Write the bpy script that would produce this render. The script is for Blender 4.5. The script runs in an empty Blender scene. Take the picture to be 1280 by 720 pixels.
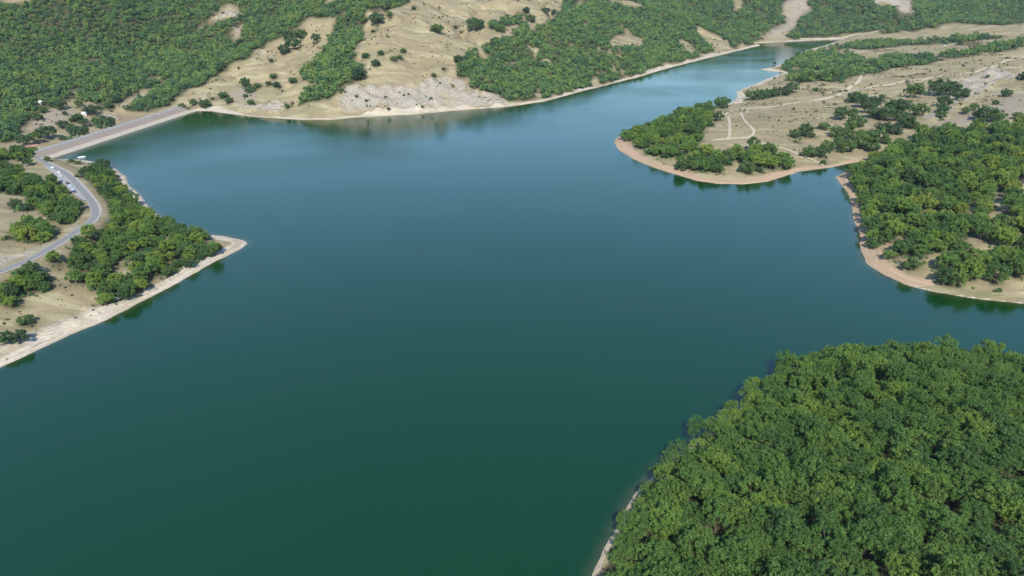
import bpy, bmesh, math, random
import numpy as np
from mathutils import Vector

random.seed(7)
RNG = np.random.default_rng(11)
scene = bpy.context.scene
COL = scene.collection

# ------------------------------------------------------------------ camera
CAM_H = 160.0
PITCH = math.radians(26.0)
F = 24.0 / 36.0 * 1280.0            # focal length in photograph pixels
cam_data = bpy.data.cameras.new('camera')
cam_data.lens = 24.0
cam_data.sensor_width = 36.0
cam_data.clip_start = 1.0
cam_data.clip_end = 12000.0
cam = bpy.data.objects.new('camera', cam_data)
cam.location = (0, 0, CAM_H)
cam.rotation_euler = (math.pi / 2 - PITCH, 0, 0)
COL.objects.link(cam)
scene.camera = cam

# ------------------------------------------------------------------ light
SUN_ELEV = math.radians(44.0)
SUN_AZ = math.radians(181.5)        # compass angle of the sun seen from above, 180 = behind the camera
world = bpy.data.worlds.new('World')
scene.world = world
world.use_nodes = True
wn = world.node_tree.nodes
sky = wn.new('ShaderNodeTexSky')
sky.sky_type = 'NISHITA'
sky.sun_disc = False
sky.sun_elevation = SUN_ELEV
sky.sun_rotation = SUN_AZ
sky.altitude = 300.0
sky.air_density = 1.75
sky.dust_density = 0.0
sky.ozone_density = 10.0
wn['Background'].inputs['Strength'].default_value = 0.15
world.node_tree.links.new(sky.outputs['Color'], wn['Background'].inputs['Color'])
sun_data = bpy.data.lights.new('sun', 'SUN')
sun_data.energy = 5.0
sun_data.angle = math.radians(0.5)
sun_data.color = (1.0, 0.95, 0.86)
sun = bpy.data.objects.new('sun', sun_data)
sun_dir = Vector((math.sin(SUN_AZ) * math.cos(SUN_ELEV), math.cos(SUN_AZ) * math.cos(SUN_ELEV), math.sin(SUN_ELEV)))
sun.rotation_euler = sun_dir.to_track_quat('Z', 'Y').to_euler()
sun.location = sun_dir * 900
COL.objects.link(sun)
vs = scene.view_settings
vs.view_transform = 'Standard'
vs.look = 'None'
vs.exposure = 0.38
vs.gamma = 1.0
scene.cycles.max_bounces = 6
scene.cycles.diffuse_bounces = 3
scene.cycles.glossy_bounces = 2
scene.cycles.transmission_bounces = 3
scene.cycles.volume_bounces = 0
scene.cycles.transparent_max_bounces = 4
scene.cycles.use_denoising = True

# ------------------------------------------------------------------ pixel <-> world
CP, SP = math.cos(PITCH), math.sin(PITCH)


def project(x, y, z):
    """world -> photograph pixel (1280 x 720)"""
    zz = z - CAM_H
    depth = y * CP - zz * SP
    depth = np.maximum(depth, 1.0)
    up = y * SP + zz * CP
    return 640 + F * x / depth, 360 - F * up / depth, depth


def lake_pt(px, py, z=0.0):
    """a pixel that lies on the level z -> plan position"""
    u, v = (px - 640) / F, (360 - py) / F
    d = np.array([u, CP + v * SP, -SP + v * CP])
    t = (z - CAM_H) / d[2]
    return d[0] * t, d[1] * t


# ------------------------------------------------------------------ noise
def _hash(ix, iy, seed):
    n = (ix.astype(np.int64) * 374761393 + iy.astype(np.int64) * 668265263 + seed * 982451653) & 0x7fffffff
    n = ((n ^ (n >> 13)) * 1274126177) & 0x7fffffff
    return ((n ^ (n >> 16)) & 0xffff) / 65535.0


def vnoise(x, y, seed=0):
    x = np.asarray(x, float); y = np.asarray(y, float)
    ix, iy = np.floor(x), np.floor(y)
    fx, fy = x - ix, y - iy
    fx = fx * fx * fx * (fx * (fx * 6 - 15) + 10)
    fy = fy * fy * fy * (fy * (fy * 6 - 15) + 10)
    a = _hash(ix, iy, seed); b = _hash(ix + 1, iy, seed)
    c = _hash(ix, iy + 1, seed); d = _hash(ix + 1, iy + 1, seed)
    return (a + (b - a) * fx) * (1 - fy) + (c + (d - c) * fx) * fy      # 0..1


def fbm(x, y, scale, octaves=4, seed=0, gain=0.5):
    s, amp, tot = 0.0, 1.0, 0.0
    cx, sx = math.cos(0.6), math.sin(0.6)
    x = np.asarray(x, float) / scale; y = np.asarray(y, float) / scale
    for o in range(octaves):
        s = s + amp * (vnoise(x, y, seed + o * 17) * 2 - 1)
        tot += amp
        amp *= gain
        x, y = (cx * x - sx * y) * 2.03 + 7.1, (sx * x + cx * y) * 2.03 + 3.7
    return s / tot


def sstep(a, b, t):
    t = np.clip((t - a) / (b - a), 0, 1)
    return t * t * (3 - 2 * t)


# ------------------------------------------------------------------ the lake outline, traced along the waterline
SHORE_PX = [
    # left headland
    (-60, 487), (0, 459), (45, 438), (90, 417), (134, 401), (158, 388), (180, 376), (210, 360), (240, 343), (280, 322), (302, 311),
    (310, 304), (305, 300), (285, 296), (258, 292), (225, 281), (203, 272), (188, 262), (182, 251), (171, 240),
    (162, 233), (157, 221), (147, 213), (138, 206), (120, 202), (102, 200), (85, 199), (62, 199),
    # the dam
    (235, 142),
    # far shore
    (245, 139), (265, 139), (290, 143), (330, 147), (380, 150), (415, 150), (440, 147), (480, 145), (520, 143),
    (560, 139), (600, 136), (640, 133), (680, 127), (720, 116), (760, 106), (800, 96), (812, 92), (840, 84), (880, 74),
    (920, 64), (951, 57), (944, 54), (960, 53.4), (1000, 51.5), (1040, 49.5), (1054, 49),
    # right shore, flat headland
    (1042, 53), (1030, 57), (1010, 62), (1000, 67), (990, 72), (979, 79), (968, 83), (950, 87), (965, 89), (980, 91),
    (968, 95), (958, 99), (942, 106), (928, 111), (920, 115), (922, 121), (914, 129), (898, 131), (868, 138), (840, 146),
    (810, 154), (785, 164), (772, 172), (768, 178), (773, 187), (790, 198), (815, 209), (840, 217), (870, 226),
    (900, 230), (930, 230.5), (960, 227), (985, 219), (1000, 214.5), (1020, 212), (1040, 209), (1060, 205), (1072, 203),
    # wooded headland on the right
    (1070, 208), (1058, 214), (1052, 218), (1044, 221), (1050, 230), (1060, 242), (1066, 258), (1066, 272), (1073, 290),
    (1077, 315), (1083, 330), (1100, 342), (1130, 356), (1170, 366), (1220, 373), (1280, 380), (1500, 402),
    # near wood, lower right
    (1500, 470), (1400, 462), (1280, 458), (1150, 452), (1060, 449), (1010, 455), (982, 468), (960, 485), (915, 519), (872, 553),
    (830, 580), (802, 608), (786, 632), (772, 658), (756, 690), (744, 715), (734, 740), (715, 800), (700, 900),
]
SHORE = np.array([lake_pt(*p) for p in SHORE_PX] + [(5.0, 30.0), (-60.0, -60.0), (-420.0, -60.0), (-520.0, 120.0)])
DAM_A = np.array(lake_pt(62, 199))
DAM_B = np.array(lake_pt(235, 142))


def inside(poly, x, y):
    poly = np.asarray(poly, float)
    r = np.zeros(np.shape(x), bool)
    n = len(poly)
    for i in range(n):
        x0, y0 = poly[i]; x1, y1 = poly[(i + 1) % n]
        if y0 == y1:
            continue
        c = ((y0 > y) != (y1 > y)) & (x < (x1 - x0) * (y - y0) / (y1 - y0) + x0)
        r ^= c
    return r


def poly_dist(pts, x, y, closed=True):
    pts = np.asarray(pts, float)
    best = np.full(np.shape(x), 1e12)
    n = len(pts)
    for i in range(n if closed else n - 1):
        a = pts[i]; b = pts[(i + 1) % n]
        ab = b - a
        t = np.clip(((x - a[0]) * ab[0] + (y - a[1]) * ab[1]) / max(ab @ ab, 1e-9), 0, 1)
        dx = x - a[0] - t * ab[0]; dy = y - a[1] - t * ab[1]
        best = np.minimum(best, dx * dx + dy * dy)
    return np.sqrt(best)


# slope of the land behind the shore: (pixel on the lake level, rise per metre, how far the rise goes on)
SLOPES = [
    ((40, 400), 0.16, 200), ((200, 330), 0.17, 120), ((290, 300), 0.08, 60), ((140, 230), 0.18, 120), ((-60, 300), 0.17, 600),
    ((60, 210), 0.11, 300), ((-40, 230), 0.16, 500), ((-100, 420), 0.18, 500),
    ((80, 168), 0.012, 500), ((150, 146), 0.02, 500), ((-40, 170), 0.03, 500),
    ((30, 128), 0.20, 900), ((-60, 100), 0.30, 1200), ((180, 118), 0.22, 900), ((120, 90), 0.34, 1500),
    ((260, 128), 0.30, 900), ((330, 138), 0.34, 900), ((420, 138), 0.46, 900), ((520, 130), 0.50, 900), ((610, 122), 0.42, 900),
    ((700, 108), 0.40, 900), ((800, 84), 0.40, 900), ((900, 58), 0.42, 900), ((980, 44), 0.40, 900), ((1050, 38), 0.34, 900),
    ((1150, 36), 0.20, 900), ((1280, 24), 0.2, 1500),
    ((1000, 75), 0.02, 300), ((1100, 62), 0.025, 600), ((1280, 45), 0.03, 900), ((940, 120), 0.05, 300), ((850, 165), 0.10, 120),
    ((880, 205), 0.07, 200), ((1000, 150), 0.07, 300), ((1080, 130), 0.07, 400), ((1180, 120), 0.085, 500), ((1280, 100), 0.11, 600),
    ((1060, 190), 0.06, 200), ((1110, 200), 0.10, 200),
    ((1080, 250), 0.26, 160), ((1120, 300), 0.22, 180), ((1200, 330), 0.26, 200), ((1280, 300), 0.28, 260), ((1200, 220), 0.22, 240),
    ((1400, 330), 0.28, 300),
    ((1000, 500), 0.36, 70), ((850, 620), 0.36, 75), ((1200, 520), 0.36, 75), ((1100, 700), 0.34, 80), ((800, 760), 0.36, 70),
    ((1400, 520), 0.34, 90),
]
SL = np.array([[*lake_pt(*p), k, s] for p, k, s in SLOPES])

# the road on the left headland: pixel and level above the lake
ROAD_PX = [(-60, 358, 17), (-20, 346, 16.5), (5, 338, 16), (40, 323, 15.5), (70, 306, 15), (95, 290, 14.5), (110, 280, 14), (117, 273, 13.5), (119.5, 265, 13.2),
           (116, 255, 12.2), (108, 244, 11), (99, 234, 9.8), (91, 225, 8.6), (82, 217, 7.6), (72, 211.5, 6.9), (62, 207, 6.3), (54, 202, 5.9), (46, 197, 5.7)]


def resample(pts, step):
    pts = np.asarray(pts, float)
    # Catmull-Rom through the points, then an even step
    P = np.vstack([2 * pts[0] - pts[1], pts, 2 * pts[-1] - pts[-2]])
    out = []
    for i in range(1, len(P) - 2):
        for t in np.linspace(0, 1, 12, endpoint=False):
            a, b, c, d = P[i - 1], P[i], P[i + 1], P[i + 2]
            out.append(0.5 * (2 * b + (c - a) * t + (2 * a - 5 * b + 4 * c - d) * t * t + (3 * b - a - 3 * c + d) * t ** 3))
    out.append(pts[-1])
    out = np.array(out)
    seg = np.linalg.norm(np.diff(out[:, :2], axis=0), axis=1)
    s = np.concatenate([[0], np.cumsum(seg)])
    q = np.arange(0, s[-1], step)
    return np.stack([np.interp(q, s, out[:, k]) for k in range(out.shape[1])], 1)


ROAD = resample([(*lake_pt(a, b, z), z) for a, b, z in ROAD_PX], 2.5)


def shore_dist(x, y):
    d = poly_dist(SHORE, x, y)
    return np.where(inside(SHORE, x, y), -d, d)


def height(x, y, d=None):
    x = np.asarray(x, float); y = np.asarray(y, float)
    if d is None:
        d = shore_dist(x, y)
    wsum = np.zeros(x.shape); k = np.zeros(x.shape); s = np.zeros(x.shape)
    for cx, cy, ck, cs in SL:
        r2 = ((x - cx) ** 2 + (y - cy) ** 2)
        w = 1.0 / (r2 + 900.0) ** 1.6
        wsum += w; k += w * ck; s += w * cs
    k /= wsum; s /= wsum
    # wobble the waterline a little
    dd = d + 1.1 * fbm(x, y, 14, 3, 3) + 0.35 * fbm(x, y, 4.0, 2, 5)
    # keep the water clear of the dam face
    nearb = np.exp(-poly_dist([DAM_A, DAM_B], x, y, False) / 25.0)
    dd = dd - 0 * nearb
    di = np.maximum(dd - 9.0, 0)
    land = 2.0 * (1 - np.exp(-np.maximum(dd, 0) / 9.0)) + k * s * (1 - np.exp(-di / s))
    rough = np.clip(di / 160.0, 0, 1)
    steep = sstep(0.1, 0.35, k)
    far = sstep(620, 900, y)
    gul = 1 - np.abs(fbm(x, y, 120, 3, 51)) * 2.2
    land = land + (50 * fbm(x, y, 240, 4, 21) * np.clip(di / 260, 0, 1) * (0.3 + 0.7 * far) + (4.0 + 5 * far) * fbm(x, y, 75, 4, 31) * rough
                   - 15.0 * far * np.clip(gul, 0, 1) ** 3 * np.clip(di / 90, 0, 1)) * (0.2 + 0.8 * steep)
    land = land + 0.35 * fbm(x, y, 9, 3, 41) * np.clip(dd / 12, 0, 1)
    land = np.where(dd > 0, np.maximum(land, 0.02 + 0.03 * np.clip(dd, 0, 10)), land)
    bed = np.maximum(dd * 0.28, -12.0)
    h = np.where(dd > 0, land, bed)
    # road bed cut into the slope
    rd = np.full(x.shape, 1e9); rz = np.zeros(x.shape)
    m = (x > ROAD[:, 0].min() - 40) & (x < ROAD[:, 0].max() + 40) & (y > ROAD[:, 1].min() - 40) & (y < ROAD[:, 1].max() + 40)
    if m.any():
        xm, ym = x[m], y[m]
        b = np.full(xm.shape, 1e9); z = np.zeros(xm.shape)
        for i in range(len(ROAD)):
            q = np.hypot(xm - ROAD[i, 0], ym - ROAD[i, 1])
            c = q < b
            b[c] = q[c]; z[c] = ROAD[i, 2]
        hm = h[m]
        wgt = 1 - sstep(6.5, 15.0, b)
        ok = hm > 0.3
        h[m] = np.where(ok, hm * (1 - wgt) + z * wgt, hm)
    # ground behind the dam stays under its crest
    ax = (DAM_B - DAM_A); L = np.linalg.norm(ax); ax = ax / L
    nx = np.array([-ax[1], ax[0]])                      # away from the lake
    t = (x - DAM_A[0]) * ax[0] + (y - DAM_A[1]) * ax[1]
    n = (x - DAM_A[0]) * nx[0] + (y - DAM_A[1]) * nx[1]
    inb = sstep(-14, 2, t) * (1 - sstep(L - 12, L + 4, t)) * sstep(-4, 1, n) * (1 - sstep(60, 110, n))
    low = np.where(n < 13, np.minimum(h, n * 0.34 - 1.0), np.minimum(h, 3.4 - (n - 18) * 0.3))
    low = np.maximum(low, -3.0)
    h = h * (1 - inb) + low * inb
    return h


# ------------------------------------------------------------------ terrain grid
def axis(segs):
    out = [segs[0][0]]
    for a, b, s0, s1 in segs:
        v = a
        while v < b:
            st = s0 + (s1 - s0) * (v - a) / (b - a)
            v += st
            out.append(v)
    return np.array(out)


gy = axis([(30, 300, 2.0, 2.0), (300, 900, 2.0, 3.2), (900, 1600, 3.2, 7.0), (1600, 3000, 7.0, 22.0)])
gxp = axis([(0, 480, 2.1, 2.4), (480, 1000, 2.4, 6), (1000, 2700, 6, 24)])
gx = np.concatenate([-gxp[:0:-1], gxp])
GX, GY = np.meshgrid(gx, gy)
GD = shore_dist(GX, GY)
GZ = height(GX, GY, GD)


def ground(x, y):
    """height of the terrain mesh (bilinear in the grid)"""
    x = np.atleast_1d(np.asarray(x, float)); y = np.atleast_1d(np.asarray(y, float))
    i = np.clip(np.searchsorted(gx, x) - 1, 0, len(gx) - 2)
    j = np.clip(np.searchsorted(gy, y) - 1, 0, len(gy) - 2)
    fx = np.clip((x - gx[i]) / (gx[i + 1] - gx[i]), 0, 1); fy = np.clip((y - gy[j]) / (gy[j + 1] - gy[j]), 0, 1)
    return (GZ[j, i] * (1 - fx) + GZ[j, i + 1] * fx) * (1 - fy) + (GZ[j + 1, i] * (1 - fx) + GZ[j + 1, i + 1] * fx) * fy


def shore_d(x, y):
    x = np.atleast_1d(np.asarray(x, float)); y = np.atleast_1d(np.asarray(y, float))
    i = np.clip(np.searchsorted(gx, x) - 1, 0, len(gx) - 2)
    j = np.clip(np.searchsorted(gy, y) - 1, 0, len(gy) - 2)
    return GD[j, i]


def land_pt(px, py, lift=0.0):
    """where the ray through a pixel meets the terrain"""
    u, v = (px - 640) / F, (360 - py) / F
    d = np.array([u, CP + v * SP, -SP + v * CP])
    t = np.arange(60, 3200, 1.0)
    X, Y, Z = d[0] * t, d[1] * t, CAM_H + d[2] * t
    g = np.maximum(ground(X, Y), 0.0) + lift
    hit = np.nonzero(Z < g)[0]
    i = hit[0] if len(hit) else len(t) - 1
    return X[i], Y[i], float(max(ground(X[i], Y[i])[0], 0.0))


# ------------------------------------------------------------------ land cover, outlines traced in the photograph
WOODS = dict(
    left_slope=[(-90, -60), (420, -60), (405, 2), (384, 20), (345, 46), (320, 59), (300, 72), (280, 83), (262, 95), (245, 104), (225, 116), (210, 128),
                (196, 136), (180, 142), (150, 150), (118, 163), (90, 176), (60, 184), (30, 184), (-90, 190)],
    gully=[(375, 132), (378, 120), (392, 101), (378, 96), (376, 84), (395, 70), (410, 55), (411, 40), (425, 22), (440, 5), (455, -10), (520, -20), (508, 4),
           (470, 10), (452, 12), (450, 30), (455, 45), (443, 60), (450, 75), (454, 92), (442, 98), (425, 106), (415, 118), (396, 128), (391, 136), (380, 137)],
    gully_top=[(385, 18), (400, 8), (420, 0), (440, -10), (440, 4), (430, 12), (405, 22)],
    right_slope=[(570, 80), (580, 70), (600, 62), (610, 50), (640, 42), (652, 25), (612, 35), (612, 25), (650, 20), (668, 35), (690, 26), (705, 12),
                 (700, -20), (1340, -60), (1340, 22), (1250, 29), (1200, 26), (1160, 29), (1110, 36), (1080, 37), (1040, 43), (990, 46), (950, 47), (935, 54), (900, 60),
                 (880, 65), (860, 72), (830, 77), (800, 91), (760, 100), (730, 107), (700, 115), (680, 120), (640, 124), (618, 116), (600, 110),
                 (585, 105), (590, 96), (575, 90)],
    valley_a=[(978, 82), (990, 70), (1005, 66), (1030, 60), (1060, 62), (1085, 78), (1110, 69), (1160, 67), (1200, 63), (1300, 45), (1300, 53),
              (1200, 70), (1140, 80), (1090, 88), (1062, 93), (1055, 98), (1030, 102), (1010, 97), (985, 98), (988, 90)],
    valley_b=[(1030, 58), (1050, 57), (1070, 51), (1100, 49), (1150, 50), (1200, 42), (1250, 43), (1255, 46), (1200, 51), (1130, 55), (1105, 59), (1070, 60)],
    valley_c=[(1095, 42), (1120, 33), (1165, 28), (1170, 31), (1130, 37)],
    spit_a=[(777, 170), (800, 158), (830, 146), (865, 131), (888, 131), (889, 150), (880, 170), (862, 186), (848, 192), (830, 194), (812, 188), (790, 178)],
    spit_b=[(846, 205), (870, 194), (885, 186), (905, 192), (915, 203), (900, 211), (880, 211), (855, 209)],
    spit_c=[(916, 188), (935, 180), (955, 185), (975, 190), (990, 201), (985, 207), (960, 208), (925, 201)],
    headland=[(1062, 212), (1068, 200), (1100, 190), (1125, 173), (1150, 166), (1175, 161), (1215, 156), (1235, 151), (1280, 150), (1420, 140), (1420, 372), (1280, 362),
              (1265, 360), (1250, 352), (1225, 349), (1200, 344), (1180, 349), (1158, 340), (1160, 328), (1172, 318), (1160, 310), (1130, 308),
              (1120, 314), (1105, 316), (1095, 310), (1090, 298), (1083, 283), (1072, 266), (1070, 252), (1079, 240), (1083, 233), (1072, 227)],
    peninsula=[(105, 216), (125, 205), (133, 207), (140, 216), (150, 227), (160, 246), (175, 260), (190, 268), (215, 276), (240, 284), (255, 292), (262, 304),
               (273, 310), (262, 318), (240, 322), (228, 322), (215, 338), (195, 343), (180, 353), (165, 370), (140, 378), (127, 370), (116, 356), (98, 357), (88, 352),
               (95, 340), (100, 332), (82, 318), (62, 322), (58, 350), (40, 357), (-90, 376), (-90, 350), (0, 343), (30, 327), (45, 319), (75, 313), (105, 291),
               (118, 283), (132, 272), (127, 260), (119, 245), (111, 235), (104, 225)],
    roadside=[(-90, 356), (0, 348), (25, 338), (50, 328), (62, 334), (58, 352), (40, 360), (15, 374), (-90, 390)],
    hill_a=[(-90, 182), (20, 176), (40, 184), (54, 196), (58, 206), (57, 211), (45, 208), (30, 199), (12, 195), (-90, 196)],
    hill_b=[(-90, 206), (5, 204), (20, 211), (50, 221), (65, 221), (79, 231), (92, 247), (100, 259), (101, 266), (95, 272), (75, 273), (60, 266),
            (45, 256), (25, 239), (0, 234), (-90, 234)],
    hill_c=[(17, 288), (20, 279), (35, 275), (58, 275), (68, 284), (68, 294), (50, 300), (30, 300)],
)
GAPS = [
    [(22, 170), (25, 155), (48, 128), (70, 125), (90, 118), (110, 127), (130, 130), (160, 118), (170, 108), (197, 106), (190, 115), (165, 125), (152, 135),
     (150, 148), (100, 172), (60, 180), (20, 180)],
    [(78, 118), (82, 110), (95, 106), (103, 110), (98, 116)], [(116, 118), (120, 108), (135, 103), (128, 112)], [(136, 88), (142, 80), (150, 79), (146, 86)],
    [(190, 100), (192, 93), (199, 92), (198, 98)], [(-60, 4), (-60, -8), (42, -8), (38, 3), (10, 5)],
    [(242, 38), (252, 25), (275, 8), (290, 0), (296, 10), (304, 18), (285, 25), (262, 30), (252, 40)],
    [(282, 50), (282, 38), (292, 28), (305, 24), (304, 45)], [(255, 46), (272, 39), (272, 43), (258, 48)],
    [(757, 57), (760, 48), (775, 40), (780, 30), (790, 35), (795, 42), (808, 50), (800, 56), (770, 58)],
    [(865, 30), (875, 30), (890, 38), (910, 48), (911, 58), (890, 62), (880, 50), (868, 40)], [(846, 50), (860, 52), (880, 65), (862, 66)],
    [(750, -5), (800, 1), (812, 10), (780, 7)], [(915, -6), (931, -6), (931, 10), (915, 15)],
    [(953, 47), (963, 35), (983, 26), (977, 15), (983, -8), (1003, -8), (1017, 12), (1002, 22), (993, 35), (982, 48)],
    [(1085, -8), (1095, 9), (1113, 7), (1125, 17), (1135, 21), (1144, 18), (1141, -8)],
    [(735, 96), (745, 92), (748, 97), (738, 101)], [(664, 120), (668, 104), (676, 104), (674, 121)], [(740, 88), (754, 86), (760, 92), (748, 92)],
    [(1243, 230), (1262, 238), (1265, 260), (1255, 268), (1241, 263)], [(1267, 213), (1300, 216), (1300, 238), (1270, 233)],
    [(1224, 300), (1236, 298), (1236, 308), (1226, 310)],
    [(140, 325), (152, 315), (166, 320), (165, 340), (150, 342)], [(198, 290), (214, 290), (214, 297), (204, 298)],
    [(1155, 230), (1178, 225), (1182, 235), (1165, 240)],
    [(1075, 68), (1090, 63), (1098, 70), (1086, 76)],
]
ROCKS = [
    [(418, 138), (422, 125), (432, 112), (450, 108), (480, 106), (520, 108), (532, 98), (552, 94), (572, 100), (585, 105), (600, 114), (622, 120), (640, 126),
     (636, 133), (600, 135), (560, 137), (520, 141), (470, 143), (425, 143)],
    [(236, 131), (240, 121), (258, 117), (266, 121), (260, 130), (245, 134)],
    [(318, 142), (322, 130), (350, 126), (362, 134), (350, 143)], [(290, 133), (296, 128), (320, 130), (320, 137), (300, 138)],
    [(1085, -8), (1095, 9), (1113, 7), (1125, 17), (1135, 21), (1144, 18), (1141, -8)],
    [(1196, 108), (1200, 99), (1225, 92), (1240, 84), (1262, 92), (1285, 86), (1285, 98), (1250, 104), (1232, 118), (1205, 130), (1180, 150), (1150, 155), (1150, 145),
     (1175, 138)],
    [(262, 28), (275, 15), (300, 10), (300, 22), (270, 30)], [(284, 45), (290, 30), (304, 26), (303, 45)],
    [(96, 140), (102, 128), (115, 128), (116, 140), (106, 145)], [(124, 150), (130, 142), (145, 140), (152, 148), (140, 152)],
    [(-60, 322), (8, 320), (40, 310), (60, 300), (76, 290), (90, 278), (102, 274), (104, 284), (84, 296), (60, 309), (36, 322), (5, 335), (-60, 348)],
    [(-60, 462), (-60, 440), (0, 425), (45, 408), (100, 384), (140, 379), (172, 368), (200, 348), (235, 332), (255, 326), (235, 340), (180, 370), (130, 396), (85, 414), (40, 434), (0, 452)],
]
PURPLE = [
    [(953, 47), (963, 35), (983, 26), (977, 15), (983, -8), (1003, -8), (1017, 12), (1002, 22), (993, 35), (982, 48)],
    [(30, 172), (45, 145), (80, 132), (96, 140), (80, 155), (55, 168)], [(140, 140), (165, 122), (195, 106), (192, 116), (160, 132)],
    [(1150, 170), (1170, 152), (1230, 135), (1285, 110), (1285, 140), (1230, 152)],
    [(278, 125), (290, 112), (310, 110), (320, 122), (300, 132)],
]


def blur(a, n=2):
    for _ in range(n):
        p = np.pad(a, 1, mode='edge')
        a = (p[1:-1, 1:-1] * 2 + p[:-2, 1:-1] + p[2:, 1:-1] + p[1:-1, :-2] + p[1:-1, 2:]) / 6.0
    return a


def any_poly(polys, x, y):
    r = np.zeros(np.shape(x), bool)
    for p in polys:
        r |= inside(p, x, y)
    return r


def cover(x, y, z, warp=1.0):
    """photograph pixel of a point, its outline slightly ragged"""
    px, py, dep = project(x, y, z)
    amp = warp * np.clip(2600.0 / dep, 1.2, 7.0)
    px = px + amp * 1.3 * fbm(x, y, 22, 3, 61)
    py = py + amp * 0.6 * fbm(x, y, 22, 3, 71)
    return px, py, dep


# ------------------------------------------------------------------ small node helpers
def new_mat(name):
    m = bpy.data.materials.new(name)
    m.use_nodes = True
    nt = m.node_tree
    for n in list(nt.nodes):
        nt.nodes.remove(n)
    out = nt.nodes.new('ShaderNodeOutputMaterial')
    return m, nt, out


def nd(nt, typ, **kw):
    n = nt.nodes.new(typ)
    for k, v in kw.items():
        if k in n.inputs:
            n.inputs[k].default_value = v
        else:
            setattr(n, k, v)
    return n


def mixc(nt, fac, a, b, mode='MIX'):
    n = nt.nodes.new('ShaderNodeMix')
    n.data_type = 'RGBA'
    n.blend_type = mode
    for sock, v in ((n.inputs[0], fac), (n.inputs[6], a), (n.inputs[7], b)):
        if isinstance(v, (int, float)):
            sock.default_value = v
        elif isinstance(v, tuple):
            sock.default_value = (*v[:3], 1)
        else:
            nt.links.new(v, sock)
    return n.outputs[2]


def ramp(nt, fac, stops):
    n = nt.nodes.new('ShaderNodeValToRGB')
    e = n.color_ramp.elements
    while len(e) < len(stops):
        e.new(0.5)
    for k, (p, c) in enumerate(stops):
        e[k].position = p
        e[k].color = (*c[:3], 1) if isinstance(c, tuple) else (c, c, c, 1)
    nt.links.new(fac, n.inputs[0])
    return n.outputs[0]


def noise(nt, vec, scale, detail=4, rough=0.55, dist=0.0):
    n = nd(nt, 'ShaderNodeTexNoise', Scale=scale, Detail=detail, Roughness=rough, Distortion=dist)
    if vec is not None:
        nt.links.new(vec, n.inputs['Vector'])
    return n.outputs['Fac']


def plain_mat(name, col, rough=0.7, var=0.12, scale=3.0, metal=0.0, spec=0.4):
    m, nt, out = new_mat(name)
    b = nd(nt, 'ShaderNodeBsdfPrincipled', Roughness=rough, Metallic=metal)
    b.inputs['Specular IOR Level'].default_value = spec
    g = nt.nodes.new('ShaderNodeTexCoord')
    f = noise(nt, g.outputs['Object'], scale, 5)
    lo = tuple(c * (1 - var) for c in col); hi = tuple(min(c * (1 + var), 1) for c in col)
    nt.links.new(mixc(nt, f, lo, hi), b.inputs['Base Color'])
    nt.links.new(b.outputs[0], out.inputs[0])
    return m


# ------------------------------------------------------------------ terrain object
def add_mesh(name, verts, faces, mat=None, smooth=False, parent=None):
    me = bpy.data.meshes.new(name)
    me.from_pydata([tuple(v) for v in verts], [], [tuple(f) for f in faces])
    if mat:
        me.materials.append(mat)
    if smooth:
        me.polygons.foreach_set('use_smooth', [True] * len(me.polygons))
    me.update()
    o = bpy.data.objects.new(name, me)
    COL.objects.link(o)
    if parent:
        o.parent = parent
    return o


def np_mesh(name, V, Q):
    """mesh from numpy arrays, quads or triangles"""
    me = bpy.data.meshes.new(name)
    n = Q.shape[1]
    me.vertices.add(len(V)); me.vertices.foreach_set('co', V.astype(np.float32).ravel())
    me.loops.add(Q.size); me.loops.foreach_set('vertex_index', Q.astype(np.int32).ravel())
    me.polygons.add(len(Q)); me.polygons.foreach_set('loop_start', np.arange(0, Q.size, n, dtype=np.int32))
    me.update(calc_edges=True)
    return me


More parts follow.
